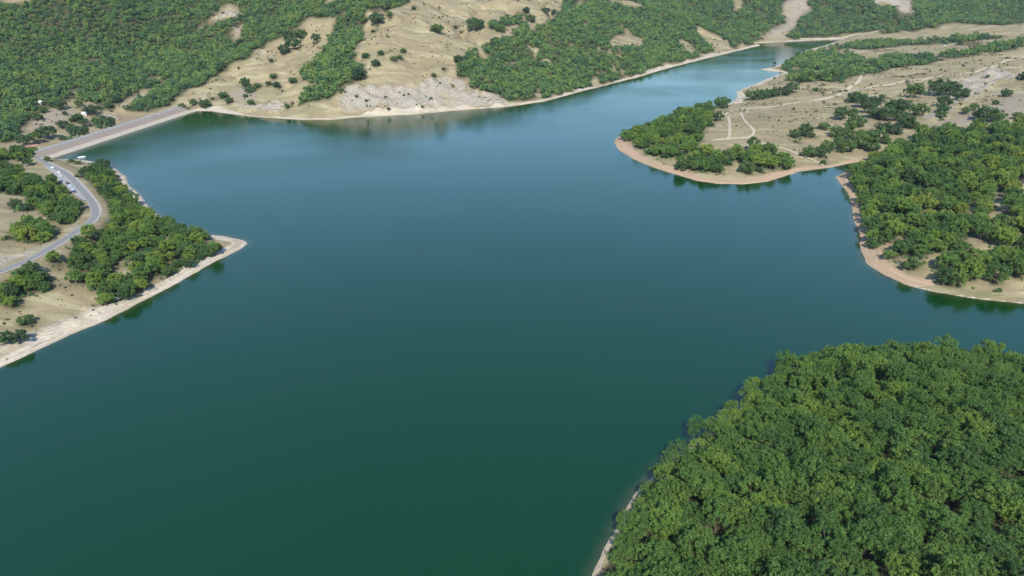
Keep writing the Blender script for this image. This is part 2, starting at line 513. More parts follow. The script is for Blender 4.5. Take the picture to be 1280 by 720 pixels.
def terrain_material():
    m, nt, out = new_mat('dry_land')
    geo = nt.nodes.new('ShaderNodeNewGeometry')
    pos = geo.outputs['Position']

    def att(n):
        a = nt.nodes.new('ShaderNodeAttribute'); a.attribute_name = n
        return a.outputs['Fac']
    big = noise(nt, pos, 0.011, 6, 0.6, 0.6)
    mid = noise(nt, pos, 0.07, 6, 0.65, 0.3)
    fine = noise(nt, pos, 0.55, 4, 0.7)
    smap = nd(nt, 'ShaderNodeMapping'); smap.inputs['Scale'].default_value = (0.022, 0.075, 0.05); smap.inputs['Rotation'].default_value = (0, 0, 0.35)
    nt.links.new(pos, smap.inputs[0])
    strk = noise(nt, smap.outputs[0], 1.0, 6, 0.62, 0.8)
    grass = ramp(nt, big, [(0.3, (0.175, 0.162, 0.075)), (0.45, (0.29, 0.235, 0.125)), (0.58, (0.25, 0.19, 0.105)), (0.72, (0.165, 0.155, 0.072))])
    grass = mixc(nt, ramp(nt, mid, [(0.38, 0.0), (0.6, 0.8)]), grass, (0.225, 0.178, 0.11))
    grass = mixc(nt, ramp(nt, fine, [(0.48, 0.0), (0.75, 0.55)]), grass, (0.14, 0.14, 0.07))
    grass = mixc(nt, ramp(nt, fine, [(0.25, 0.4), (0.42, 0.0)]), grass, (0.42, 0.355, 0.23))
    grass = mixc(nt, ramp(nt, strk, [(0.50, 0.0), (0.66, 0.75)]), grass, (0.375, 0.33, 0.195))
    grass = mixc(nt, ramp(nt, strk, [(0.34, 0.7), (0.46, 0.0)]), grass, (0.2, 0.17, 0.09))
    # forest floor litter, darkened to put the crowns' deep shade into its colour
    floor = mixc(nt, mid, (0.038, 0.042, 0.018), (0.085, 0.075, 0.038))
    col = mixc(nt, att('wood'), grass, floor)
    # bare, slightly violet scree
    scree = mixc(nt, fine, (0.22, 0.18, 0.14), (0.32, 0.265, 0.205))
    col = mixc(nt, ramp(nt, att('scree'), [(0.1, 0.0), (1.0, 0.7)]), col, scree)
    # pale rock
    vor = nd(nt, 'ShaderNodeTexVoronoi', Scale=0.35)
    vor.feature = 'DISTANCE_TO_EDGE'
    nt.links.new(pos, vor.inputs['Vector'])
    crack = ramp(nt, vor.outputs['Distance'], [(0.0, 0.35), (0.2, 1.0)])
    rock = ramp(nt, noise(nt, pos, 0.16, 8, 0.75, 0.8), [(0.25, (0.12, 0.105, 0.085)), (0.38, (0.26, 0.23, 0.195)), (0.48, (0.38, 0.325, 0.25)), (0.58, (0.29, 0.26, 0.215)), (0.72, (0.50, 0.43, 0.32))])
    rock = mixc(nt, 0.5, rock, crack, 'MULTIPLY')
    rn = noise(nt, pos, 0.045, 8, 0.72, 1.0)
    rmask = nd(nt, 'ShaderNodeMath', operation='MULTIPLY_ADD')
    nt.links.new(rn, rmask.inputs[0]); rmask.inputs[1].default_value = 2.2
    nt.links.new(att('rock'), rmask.inputs[2])
    rmr = nd(nt, 'ShaderNodeMapRange'); rmr.inputs['From Min'].default_value = 1.72; rmr.inputs['From Max'].default_value = 2.05
    nt.links.new(rmask.outputs[0], rmr.inputs['Value'])
    col = mixc(nt, rmr.outputs[0], col, rock)
    # drawdown belt along the water
    sandn = noise(nt, pos, 0.045, 5, 0.6)
    sand = ramp(nt, sandn, [(0.3, (0.40, 0.325, 0.23)), (0.5, (0.49, 0.42, 0.32)), (0.72, (0.44, 0.395, 0.335))])
    red = mixc(nt, sandn, (0.36, 0.215, 0.125), (0.43, 0.3, 0.19))
    sand = mixc(nt, att('red'), sand, red)
    sand = mixc(nt, ramp(nt, fine, [(0.45, 0.0), (0.7, 0.6)]), sand, (0.28, 0.23, 0.165))
    sand = mixc(nt, ramp(nt, fine, [(0.28, 0.5), (0.42, 0.0)]), sand, (0.6, 0.53, 0.42))
    lmap = nd(nt, 'ShaderNodeMapping'); lmap.inputs['Scale'].default_value = (0.03, 0.03, 5.5)
    nt.links.new(pos, lmap.inputs[0])
    strand = noise(nt, lmap.outputs[0], 1.0, 4, 0.6)
    sand = mixc(nt, ramp(nt, strand, [(0.42, 0.75), (0.52, 0.0)]), sand, (0.27, 0.215, 0.14))
    sand = mixc(nt, ramp(nt, strand, [(0.6, 0.0), (0.72, 0.6)]), sand, (0.56, 0.49, 0.38))
    smask = nd(nt, 'ShaderNodeMath', operation='MULTIPLY_ADD')
    nt.links.new(mid, smask.inputs[0]); smask.inputs[1].default_value = 0.7
    nt.links.new(att('shore'), smask.inputs[2])
    col = mixc(nt, ramp(nt, smask.outputs[0], [(0.7, 0.0), (0.95, 1.0)]), col, sand)
    # wet rim at the waterline
    sep = nt.nodes.new('ShaderNodeSeparateXYZ')
    nt.links.new(pos, sep.inputs[0])
    wet = nd(nt, 'ShaderNodeMapRange')
    wet.inputs['From Min'].default_value = 0.02; wet.inputs['From Max'].default_value = 0.28
    wet.inputs['To Min'].default_value = 0.5; wet.inputs['To Max'].default_value = 0.0
    nt.links.new(sep.outputs['Z'], wet.inputs['Value'])
    col = mixc(nt, wet.outputs[0], col, (0.25, 0.2, 0.13))
    b = nd(nt, 'ShaderNodeBsdfPrincipled', Roughness=0.95)
    b.inputs['Specular IOR Level'].default_value = 0.15
    nt.links.new(col, b.inputs['Base Color'])
    bump = nd(nt, 'ShaderNodeBump', Strength=0.7, Distance=0.5)
    nt.links.new(fine, bump.inputs['Height'])
    nt.links.new(bump.outputs[0], b.inputs['Normal'])
    nt.links.new(b.outputs[0], out.inputs[0])
    return m


def build_terrain():
    global GZ
    px, py, dep = cover(GX, GY, np.maximum(GZ, 0))
    px = np.clip(px, -55, 1335); py = np.clip(py, -8, 719)
    wood = np.zeros(GX.shape)
    near = (GY < 330) & (GX > 20)
    rock = any_poly(ROCKS, px, py).astype(float)
    scree = any_poly(PURPLE, px, py).astype(float)
    rough = rock * (GD > 3)
    rock = blur(rock, 9); scree = blur(scree, 16)
    GZ = GZ + rough * ((2.6 + 5.0 * sstep(600, 750, GY)) * np.abs(fbm(GX, GY, 18, 4, 91)) + (1.2 + 1.5 * sstep(600, 750, GY)) * fbm(GX, GY, 7, 2, 93)) * np.clip(GD / 10, 0, 1) * (poly_dist(ROAD[:, :2], GX, GY, False) > 8)
    width = np.maximum(8 + 11 * fbm(GX, GY, 48, 4, 95), 2.5)
    width = np.where(near, np.where(GY < 170, 0.9, 0.4), width)
    width = np.where((GX < -60) & (GY < 420), 10 + 6 * fbm(GX, GY, 30, 3, 96), width)
    shore = 1 - np.clip((GD - width * 0.5) / (width * 0.9), 0, 1)
    red = ((GX > 60) & (GY > 330) & (GY < 760)).astype(float)
    # cells in view (with a wide margin), none on the deep lake bed
    keep_v = (np.abs(GX) < GY * 0.95 + 130) & (GD > -28)
    keep = keep_v[:-1, :-1] | keep_v[1:, :-1] | keep_v[:-1, 1:] | keep_v[1:, 1:]
    nx = GX.shape[1]
    jj, ii = np.nonzero(keep)
    v00 = jj * nx + ii
    Q = np.stack([v00, v00 + 1, v00 + nx + 1, v00 + nx], 1)
    used = np.unique(Q)
    remap = np.full(GX.size, -1); remap[used] = np.arange(len(used))
    V = np.stack([GX.ravel()[used], GY.ravel()[used], GZ.ravel()[used]], 1)
    me = np_mesh('ground', V, remap[Q])
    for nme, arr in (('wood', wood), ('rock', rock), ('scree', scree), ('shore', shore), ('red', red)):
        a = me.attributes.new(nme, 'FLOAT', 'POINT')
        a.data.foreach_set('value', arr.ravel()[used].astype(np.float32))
    me.polygons.foreach_set('use_smooth', np.ones(len(me.polygons), bool))
    me.materials.append(terrain_material())
    o = bpy.data.objects.new('ground', me)
    COL.objects.link(o)
    o['kind'] = 'structure'
    return o, used


GROUND, GROUND_USED = build_terrain()
TREE_POS = []


def build_lake():
    m, nt, out = new_mat('lake_water')
    geo = nt.nodes.new('ShaderNodeNewGeometry')
    pos = geo.outputs['Position']
    mp = nd(nt, 'ShaderNodeMapping'); mp.inputs['Scale'].default_value = (0.5, 1.0, 1.0)
    nt.links.new(pos, mp.inputs[0])
    b = nd(nt, 'ShaderNodeBsdfPrincipled', Roughness=0.1, IOR=1.66)
    a = nt.nodes.new('ShaderNodeAttribute'); a.attribute_name = 'shallow'
    deep = mixc(nt, noise(nt, pos, 0.006, 3), (0.0001, 0.0275, 0.0010), (0.0002, 0.0325, 0.0025))
    col = mixc(nt, ramp(nt, a.outputs['Fac'], [(0.0, 0.0), (1.0, 0.85)]), deep, (0.05, 0.06, 0.025))
    nt.links.new(col, b.inputs['Base Color'])
    # breeze patches: smooth and ruffled water
    streak = noise(nt, mp.outputs[0], 0.009, 3, 0.5, 1.2)
    rr = nd(nt, 'ShaderNodeMapRange')
    rr.inputs['From Min'].default_value = 0.35; rr.inputs['From Max'].default_value = 0.65
    rr.inputs['To Min'].default_value = 0.06; rr.inputs['To Max'].default_value = 0.2
    nt.links.new(streak, rr.inputs['Value'])
    nt.links.new(rr.outputs[0], b.inputs['Roughness'])
    wv = noise(nt, mp.outputs[0], 0.55, 3, 0.6)
    bump = nd(nt, 'ShaderNodeBump', Strength=0.12, Distance=0.35)
    nt.links.new(wv, bump.inputs['Height'])
    nt.links.new(bump.outputs[0], b.inputs['Normal'])
    nt.links.new(b.outputs[0], out.inputs[0])
    # sheet: the same grid as the land, thinned, so the shallow rim can be told apart
    ys = gy[::2]; xs = gx[::2]
    X, Y = np.meshgrid(xs, ys)
    ys2 = np.concatenate([[-260, -120, -40], ys]); X, Y = np.meshgrid(xs, ys2)
    D = np.where(Y < 30, -50, GD[np.clip(np.searchsorted(gy, Y), 0, len(gy) - 1), np.clip(np.searchsorted(gx, X), 0, len(gx) - 1)])
    keep_v = (D < 14) & (np.abs(X) < np.maximum(Y, 0) * 1.0 + 500) & (Y < 1750)
    keep = keep_v[:-1, :-1] | keep_v[1:, :-1] | keep_v[:-1, 1:] | keep_v[1:, 1:]
    nx = X.shape[1]
    jj, ii = np.nonzero(keep)
    v00 = jj * nx + ii
    Q = np.stack([v00, v00 + 1, v00 + nx + 1, v00 + nx], 1)
    used = np.unique(Q)
    remap = np.full(X.size, -1); remap[used] = np.arange(len(used))
    V = np.stack([X.ravel()[used], Y.ravel()[used], np.zeros(len(used))], 1)
    me = np_mesh('lake', V, remap[Q])
    at = me.attributes.new('shallow', 'FLOAT', 'POINT')
    at.data.foreach_set('value', np.clip(1 + D.ravel()[used] / 3.5, 0, 1).astype(np.float32))
    me.materials.append(m)
    o = bpy.data.objects.new('lake', me)
    COL.objects.link(o)
    o['kind'] = 'structure'


build_lake()

# ------------------------------------------------------------------ trees
def foliage_mat(name, stops, transl=0.22, spatial=90.0):
    m, nt, out = new_mat(name)
    oi = nt.nodes.new('ShaderNodeObjectInfo')
    at = nt.nodes.new('ShaderNodeAttribute'); at.attribute_name = 'tint'
    n = noise(nt, oi.outputs['Location'], 1.0 / spatial, 4, 0.65)
    a = nd(nt, 'ShaderNodeMath', operation='MULTIPLY_ADD')
    nt.links.new(oi.outputs['Random'], a.inputs[0]); a.inputs[1].default_value = 0.55
    b = nd(nt, 'ShaderNodeMath', operation='MULTIPLY')
    nt.links.new(n, b.inputs[0]); b.inputs[1].default_value = 0.55
    nt.links.new(b.outputs[0], a.inputs[2])
    base = ramp(nt, a.outputs[0], stops)
    leaf = mixc(nt, at.outputs['Fac'], mixc(nt, 1.0, base, (0.42, 0.45, 0.52), 'MULTIPLY'), mixc(nt, 1.0, base, (1.62, 1.55, 1.3), 'MULTIPLY'))
    d = nd(nt, 'ShaderNodeBsdfPrincipled', Roughness=0.55)
    d.inputs['Specular IOR Level'].default_value = 0.25
    nt.links.new(leaf, d.inputs['Base Color'])
    t = nt.nodes.new('ShaderNodeBsdfTranslucent')
    nt.links.new(mixc(nt, 1.0, leaf, (1.3, 1.35, 0.6), 'MULTIPLY'), t.inputs['Color'])
    mx = nt.nodes.new('ShaderNodeMixShader'); mx.inputs[0].default_value = transl
    nt.links.new(d.outputs[0], mx.inputs[1]); nt.links.new(t.outputs[0], mx.inputs[2])
    nt.links.new(mx.outputs[0], out.inputs[0])
    return m


LEAF = foliage_mat('oak_leaves', [(0.12, (0.034, 0.075, 0.03)), (0.36, (0.058, 0.115, 0.032)), (0.58, (0.09, 0.165, 0.036)), (0.78, (0.14, 0.215, 0.036)), (0.97, (0.23, 0.225, 0.036))], 0.10)
LEAF_OAK = foliage_mat('near_oak_leaves', [(0.1, (0.042, 0.09, 0.03)), (0.4, (0.066, 0.138, 0.033)), (0.68, (0.092, 0.168, 0.035)), (0.88, (0.135, 0.21, 0.035)), (1.0, (0.21, 0.215, 0.036))], 0.10)
LEAF_FAR = foliage_mat('far_leaves', [(0.15, (0.038, 0.088, 0.054)), (0.36, (0.068, 0.142, 0.062)), (0.6, (0.115, 0.205, 0.066)), (0.8, (0.17, 0.25, 0.07)), (0.97, (0.24, 0.27, 0.09))], 0.10, spatial=70)
LEAF_BUSH = foliage_mat('bush_leaves', [(0.15, (0.034, 0.07, 0.034)), (0.5, (0.055, 0.105, 0.036)), (0.85, (0.09, 0.15, 0.04))], 0.10)
BARK = plain_mat('bark', (0.11, 0.085, 0.06), 0.9, 0.3, 2.0)


def crown_mesh(name, seed, R, Hc, base, n_lobe, n_sub, n_leaf, leaf, mat, sub_r=0.22):
    """leaf-sized quads on many small clumps that sit on larger lobes"""
    r = np.random.default_rng(seed)
    cz = base + Hc * 0.5
    cen, rad = [], []
    k = 0
    gold = math.pi * (3 - math.sqrt(5))
    for i in range(n_lobe):
        t = (i + 0.5) / n_lobe
        zz = 1 - 1.72 * t
        rr = math.sqrt(max(0, 1 - zz * zz))
        a = i * gold + r.uniform(-0.5, 0.5)
        q = r.uniform(0.60, 0.98)
        cen.append((R * q * rr * math.cos(a), R * q * rr * math.sin(a), cz + Hc * 0.5 * q * zz + r.uniform(-.06, .06) * Hc))
        rad.append(R * r.uniform(0.22, 0.40))
    P, N, T = [], [], []
    for c, lr in zip(cen, rad):
        tl = r.uniform(0, 1)
        for s in range(n_sub):
            v = r.normal(size=3); v[2] = abs(v[2]) * 0.8 - 0.15 + v[2] * 0.3
            v /= np.linalg.norm(v)
            sc = np.array(c) + v * lr * r.uniform(0.6, 1.0)
            sr = R * sub_r * r.uniform(0.7, 1.25)
            w = r.normal(size=(n_leaf, 3)) + v * 0.55 + np.array([0, 0, 0.25])
            w /= np.linalg.norm(w, axis=1)[:, None]
            p = sc + w * sr * r.uniform(0.4, 1.35, (n_leaf, 1))
            nn = w * 0.85 + r.normal(size=(n_leaf, 3)) * 0.62 + np.array([0, 0, 0.15])
            P.append(p); N.append(nn)
            T.append(np.clip(0.30 * tl + 0.3 * r.uniform() + 0.4 * r.uniform(0, 1, n_leaf), 0, 1))
    P = np.concatenate(P); N = np.concatenate(N); T = np.concatenate(T)
    N /= np.linalg.norm(N, axis=1)[:, None]
    a = np.cross(N, r.normal(size=N.shape)); a /= np.linalg.norm(a, axis=1)[:, None]
    b = np.cross(N, a)
    L = leaf * r.uniform(0.7, 1.35, (len(P), 1))
    V = np.stack([P - a * L * 0.5, P + b * L * 0.32 + N * L * .06, P + a * L * 0.5, P - b * L * 0.32 + N * L * .06], 1).reshape(-1, 3)
    Q = np.arange(len(V)).reshape(-1, 4)
    me = np_mesh(name, V, Q)
    at = me.attributes.new('tint', 'FLOAT', 'FACE')
    at.data.foreach_set('value', T.astype(np.float32))
    me.materials.append(mat)
    return me, cen


def tube(bm, p0, p1, r0, r1, n=6):
    p0, p1 = Vector(p0), Vector(p1)
    ax = (p1 - p0).normalized()
    u = ax.orthogonal().normalized(); v = ax.cross(u)
    A = [bm.verts.new(p0 + (u * math.cos(2 * math.pi * i / n) + v * math.sin(2 * math.pi * i / n)) * r0) for i in range(n)]
    B = [bm.verts.new(p1 + (u * math.cos(2 * math.pi * i / n) + v * math.sin(2 * math.pi * i / n)) * r1) for i in range(n)]
    for i in range(n):
        bm.faces.new((A[i], A[(i + 1) % n], B[(i + 1) % n], B[i]))
    bm.faces.new(B)


def trunk_mesh(name, seed, base, cen, r0, H):
    r = random.Random(seed)
    bm = bmesh.new()
    fork = (r.uniform(-.15, .15), r.uniform(-.15, .15), base + 0.12 * H)
    tube(bm, (0, 0, -0.6), (fork[0] * 0.5, fork[1] * 0.5, fork[2] * 0.5), r0 * 1.25, r0 * 0.9)
    tube(bm, (fork[0] * 0.5, fork[1] * 0.5, fork[2] * 0.5), fork, r0 * 0.9, r0 * 0.7)
    for c in cen[::max(1, len(cen) // 6)]:
        mid = tuple(fork[i] + (c[i] - fork[i]) * 0.5 + (0.25 if i == 2 else 0) for i in range(3))
        tube(bm, fork, mid, r0 * 0.5, r0 * 0.3, 5)
        tube(bm, mid, c, r0 * 0.3, r0 * 0.1, 4)
    me = bpy.data.meshes.new(name)
    bm.to_mesh(me); bm.free()
    me.materials.append(BARK)
    return me


def variants(tag, specs, mat):
    out = []
    for i, s in enumerate(specs):
        cm, cen = crown_mesh(tag + '_crown', 100 + i * 7 + len(tag), s['R'], s['Hc'], s['base'], s['lobes'], s['subs'], s['leaves'], s['leaf'], mat, s.get('sub_r', 0.22))
        tm = trunk_mesh(tag + '_trunk', i, s['base'], cen, s.get('r0', 0.22), s['Hc'])
        out.append((cm, tm))
    return out


# all meshes are about 1 crown radius = 4 m
NEAR = variants('near_oak', [
    dict(R=4.0, Hc=6.4, base=2.6, lobes=17, subs=15, leaves=34, leaf=0.28, sub_r=0.11),
    dict(R=4.2, Hc=5.6, base=2.4, lobes=19, subs=14, leaves=34, leaf=0.28, sub_r=0.11),
    dict(R=3.8, Hc=7.4, base=2.8, lobes=16, subs=15, leaves=34, leaf=0.27, sub_r=0.11),
    dict(R=4.1, Hc=6.0, base=2.6, lobes=16, subs=15, leaves=34, leaf=0.28, sub_r=0.115),
    dict(R=3.7, Hc=7.8, base=2.4, lobes=17, subs=15, leaves=34, leaf=0.27, sub_r=0.11),
    dict(R=4.3, Hc=6.6, base=2.6, lobes=20, subs=14, leaves=34, leaf=0.28, sub_r=0.105)], LEAF_OAK)
MIDT = variants('mid_tree', [
    dict(R=4.0, Hc=6.2, base=1.1, lobes=15, subs=8, leaves=46, leaf=0.42, sub_r=0.17),
    dict(R=4.1, Hc=5.4, base=1.0, lobes=16, subs=8, leaves=46, leaf=0.42, sub_r=0.17),
    dict(R=3.8, Hc=7.0, base=1.1, lobes=15, subs=8, leaves=46, leaf=0.42, sub_r=0.17),
    dict(R=4.2, Hc=5.8, base=0.9, lobes=17, subs=8, leaves=44, leaf=0.42, sub_r=0.165)], LEAF)
BUSH = variants('bush', [
    dict(R=4.0, Hc=5.6, base=0.1, lobes=13, subs=7, leaves=34, leaf=0.55, sub_r=0.19, r0=0.25),
    dict(R=4.0, Hc=5.0, base=0.0, lobes=13, subs=7, leaves=34, leaf=0.55, sub_r=0.19, r0=0.25),
    dict(R=3.8, Hc=6.2, base=0.1, lobes=12, subs=7, leaves=34, leaf=0.55, sub_r=0.19, r0=0.25)], LEAF_BUSH)
FARV = variants('far_tree', [
    dict(R=4.0, Hc=6.4, base=0.8, lobes=9, subs=3, leaves=22, leaf=1.15, sub_r=0.27),
    dict(R=4.1, Hc=5.6, base=0.6, lobes=10, subs=3, leaves=20, leaf=1.15, sub_r=0.27),
    dict(R=3.8, Hc=7.0, base=0.8, lobes=9, subs=3, leaves=22, leaf=1.1, sub_r=0.27)], LEAF_FAR)


def put_tree(name, meshes, x, y, z, s, rz, label, cat, group=None, sz=1.0):
    TREE_POS.append((x, y))
    e = bpy.data.objects.new(name, None)
    e.empty_display_size = 0.5
    e.location = (x, y, z)
    e.rotation_euler = (0, 0, rz)
    e.scale = (s, s, s * sz)
    e['label'] = label; e['category'] = cat
    if group:
        e['group'] = group
    COL.objects.link(e)
    for nm, me in (('crown', meshes[0]), ('trunk', meshes[1])):
        o = bpy.data.objects.new(nm, me)
        o.parent = e
        COL.objects.link(o)
    return e


def scatter(x0, x1, y0, y1, sp, seed):
    r = np.random.default_rng(seed)
    xs = np.arange(x0, x1, sp); ys = np.arange(y0, y1, sp * 0.866)
    X, Y = np.meshgrid(xs, ys)
    X = X + (np.arange(len(ys)) % 2)[:, None] * sp * 0.5
    X = X.ravel() + r.uniform(-.36, .36, X.size) * sp
    Y = Y.ravel() + r.uniform(-.36, .36, Y.size) * sp
    return X, Y


def in_woods(names, X, Y, lift=4.5, warp=1.0):
    Z = ground(X, Y)
    px, py, dep = cover(X, Y, Z + lift, warp)
    pxc = np.clip(px, -85, 1335); pyc = np.clip(py, -8, 719)
    m = any_poly([WOODS[n] for n in names], pxc, pyc) & ~any_poly(GAPS, pxc, pyc)
    return m & (shore_d(X, Y) > 3.5) & (Z > 0.8), Z, px, py, dep


def seen(X, Y, Z, lift):
    """line of sight from the camera over the terrain"""
    t = np.linspace(0.03, 0.985, 90)[:, None]
    gz = ground((X[None] * t).ravel(), (Y[None] * t).ravel()).reshape(90, -1)
    ray = CAM_H + (Z + lift - CAM_H)[None] * t
    return (gz < ray).all(0)


tr = random.Random(5)
GATE = land_pt(41, 187)

# near wood: every tree a thing of its own
X, Y = scatter(20, 330, 60, 300, 6.3, 1)
Z = ground(X, Y); SDN = shore_d(X, Y)
px, py, dep = project(X, Y, Z + 5)
ok = (SDN > np.where(Y > 175, 0.5, 1.5)) & (Z > 0.05) & (px > 690) & (px < 1345) & (py < 775) & (py > 400) & (Y < 292)
ok &= seen(X, Y, Z, 9.0)
idx = np.nonzero(ok)[0]
idx = idx[np.argsort(dep[idx])]
N_NEAR = len(idx)
stuff_near = idx[300:]
for i in idx[:300]:
    edge = SDN[i] < 11
    lab = 'oak with lit green crown at the shore edge of the near wood' if edge else 'oak in the dense green canopy of the near wood at lower right'
    s = tr.uniform(0.72, 1.2) * (0.95 if edge else 1.0)
    put_tree('oak_tree', NEAR[tr.randrange(len(NEAR))], X[i], Y[i], Z[i] - 0.15 - (0 if edge else tr.uniform(0, 0.5)), s, tr.uniform(0, 6.28), lab, 'tree',
             'shore-edge oaks of the near wood' if edge else 'oaks of the near wood', tr.uniform(0.7, 1.3))
near_rest = [(X[i], Y[i], Z[i] - 0.15, tr.uniform(0.7, 1.15)) for i in stuff_near]

# middle-distance woods
COUNT = {}


def wood_of(names, box, sp, seed, name, label, group, srange=(0.75, 1.15), lift=4.0, warp=0.5, limit=300, clear=10.0):
    X, Y = scatter(*box, sp, seed)
    m, Z, px, py, dep = in_woods(names, X, Y, lift, warp)
    m &= (px > -45) & (px < 1325) & seen(X, Y, Z, 8.0) & (poly_dist(ROAD[:, :2], X, Y, False) > clear)
    m &= np.hypot(X - GATE[0], Y - (GATE[1] - 6)) > 16
    ii = np.nonzero(m)[0]
    ii = ii[np.argsort(dep[ii])]
    COUNT[name + ' ' + names[0]] = len(ii)
    for i in ii[:limit]:
        put_tree(name, MIDT[tr.randrange(len(MIDT))], X[i], Y[i], Z[i] - 0.1, tr.uniform(*srange), tr.uniform(0, 6.28), label, 'tree', group, tr.uniform(0.75, 1.3))
    return [(X[i], Y[i], Z[i] - 0.1, tr.uniform(*srange)) for i in ii[limit:]]


rest_mid = []
rest_mid += wood_of(['headland'], (180, 520, 330, 760), 9.8, 2, 'woodland_tree', 'broadleaf tree in the wood on the right-hand headland behind the near wood', 'trees of the right headland wood', (0.8, 1.4), lift=6.5)
rest_mid += wood_of(['peninsula'], (-420, -100, 260, 640), 6.4, 3, 'lakeside_tree', 'bright green tree between the road and the lake on the left headland', 'trees between road and lake', (0.5, 1.02))
rest_mid += wood_of(['hill_a', 'hill_b'], (-620, -240, 380, 700), 7.6, 4, 'hillside_tree', 'green tree in the belt of wood above the parked cars and road', 'trees on the hill above the road', (0.65, 1.15))
wood_of(['roadside'], (-420, -180, 250, 460), 6.6, 15, 'lakeside_tree', 'leafy tree just below the road at the left picture edge', 'scrubby trees below the road', (0.55, 1.0), clear=7.0)
wood_of(['hill_c'], (-420, -260, 360, 500), 7.0, 5, 'hillside_tree', 'dark green tree in the round clump beside the road cutting', 'clump beside the road cutting', (0.8, 1.2))
wood_of(['spit_a'], (60, 260, 520, 900), 9.2, 6, 'grove_tree', 'olive green tree in the grove on the tip of the flat headland', 'grove on the tip of the flat headland', (0.65, 1.35))
wood_of(['spit_b'], (60, 320, 480, 700), 9.0, 7, 'grove_tree', 'small round tree in the left of two clumps above the curved beach', 'left clump above the curved beach', (0.9, 1.4))
wood_of(['spit_c'], (120, 360, 480, 720), 9.0, 8, 'grove_tree', 'small round tree in the right of two clumps above the curved beach', 'right clump above the curved beach', (0.9, 1.4))

# scattered trees and bushes one can count: (pixel x, pixel y of the foot, width in pixels)
SETS = [
    ('the dry slope left of the wooded gully', 'bush', [(396, 53, 11), (356, 68, 14), (368, 61, 18), (361, 50, 14), (376, 48, 14), (366, 104, 9), (342, 98, 8), (346, 109, 9),
        (336, 107, 7), (339, 78, 5), (322, 110, 8), (402, 21, 8), (359, 135, 6), (307, 109, 13), (313, 116, 12), (314, 131, 8), (307, 122, 6)]),
    ('the dry slope right of the wooded gully', 'bush', [(456, 28, 10), (471, 30, 18), (484, 12, 10), (487, 21, 8), (466, 41, 5), (476, 69, 8), (470, 83, 12), (492, 76, 9), (500, 74, 7), (504, 66, 7),
        (457, 73, 9), (449, 100, 20), (546, 41, 16), (594, 37, 22), (574, 80, 14), (581, 91, 12), (517, 12, 5), (626, 40, 12), (658, 16, 9), (663, 27, 12), (682, 16, 10), (692, 18, 7), (569, 36, 5)]),
    ('the pale far-shore rock face', 'bush', [(542, 96, 6), (574, 96, 6), (554, 88, 4), (427, 116, 7), (446, 122, 4), (486, 139, 5), (539, 124, 4), (458, 128, 4), (482, 123, 3), (528, 135, 4), (505, 120, 3)]),
    ('the bank by the far end of the dam', 'tree', [(279, 123, 11), (287, 129, 9), (242, 132, 9), (256, 135, 13), (228, 137, 8), (266, 125, 4)]),
    ('the bare spur edging the left wood', 'tree', [(257, 99, 8), (274, 90, 8), (278, 85, 8), (301, 69, 6)]),
    ('the bare ground below the dam', 'bush', [(48, 150, 11), (55, 141, 8), (76, 137, 13), (81, 144, 5), (65, 134, 4), (98, 151, 12), (90, 152, 6), (79, 160, 11), (88, 160, 9), (106, 156, 11),
        (114, 144, 14), (123, 137, 6), (137, 135, 9), (146, 129, 10), (99, 171, 20), (108, 166, 8), (132, 162, 22), (80, 177, 8), (24, 155, 7), (59, 171, 18), (100, 134, 9), (45, 176, 14), (30, 180, 14)]),
    ("the flat headland's dry meadow", 'tree', [(1141, 122, 19), (1172, 119, 22), (1188, 118, 18), (1196, 125, 18), (1180, 132, 16), (1206, 119, 9), (1176, 150, 10), (1178, 141, 13), (1092, 133, 15), (1102, 124, 7), (1113, 142, 20), (1126, 143, 20),
        (1132, 160, 18), (1147, 145, 18), (1128, 152, 16), (1050, 150, 17), (1029, 162, 13), (1005, 171, 17), (993, 172, 13), (1015, 172, 7), (1068, 128, 18), (1076, 134, 16), (1085, 141, 16), (1095, 148, 18),
        (1107, 151, 18), (1104, 166, 17), (1071, 159, 20), (1066, 145, 11), (1047, 172, 20), (1082, 176, 20), (1095, 179, 20), (1057, 190, 20), (1075, 186, 20), (1067, 176, 16), (1035, 188, 16), (1011, 196, 18),
        (1026, 197, 16), (1142, 161, 10), (1119, 168, 13), (1047, 182, 14), (1062, 165, 14), (1090, 190, 14), (1108, 180, 10)]),
    ('the stony slope at far right', 'bush', [(1231, 152, 20), (1243, 152, 18), (1257, 121, 11), (1244, 131, 7), (1216, 138, 9), (1206, 143, 9), (1271, 149, 10), (1279, 100, 10), (1222, 148, 12), (1234, 97, 4)]),
    ("the flat headland's tip", 'bush', [(933, 217, 18), (949, 215, 9), (902, 135, 18), (896, 151, 14), (888, 158, 6), (940, 125, 16), (950, 124, 16), (960, 122, 14), (968, 121, 12), (981, 119, 16), (990, 116, 14), (1019, 114, 6), (1029, 205, 7), (850, 197, 10), (994, 178, 4)]),
    ('the bare shore below the right headland wood', 'bush', [(1137, 337, 19)]),
    ('the left headland meadow', 'bush', [(9, 430, 16), (26, 430, 17), (34, 406, 15), (238, 334, 14), (251, 326, 8), (260, 321, 15), (270, 315, 13), (20, 261, 13), (32, 263, 12), (10, 298, 5), (130, 210, 14), (96, 222, 4), (101, 218, 5), (104, 222, 4),
        (60, 202, 7), (90, 203, 6), (97, 205, 6)]),
    ('the valley behind the flat headland', 'bush', [(1003, 103, 12), (1010, 100, 14), (1040, 98, 16), (1052, 97, 14), (1030, 100, 14), (968, 81, 4), (1086, 87, 5), (1057, 115, 4), (1050, 116, 3), (1200, 56, 5)]),
]
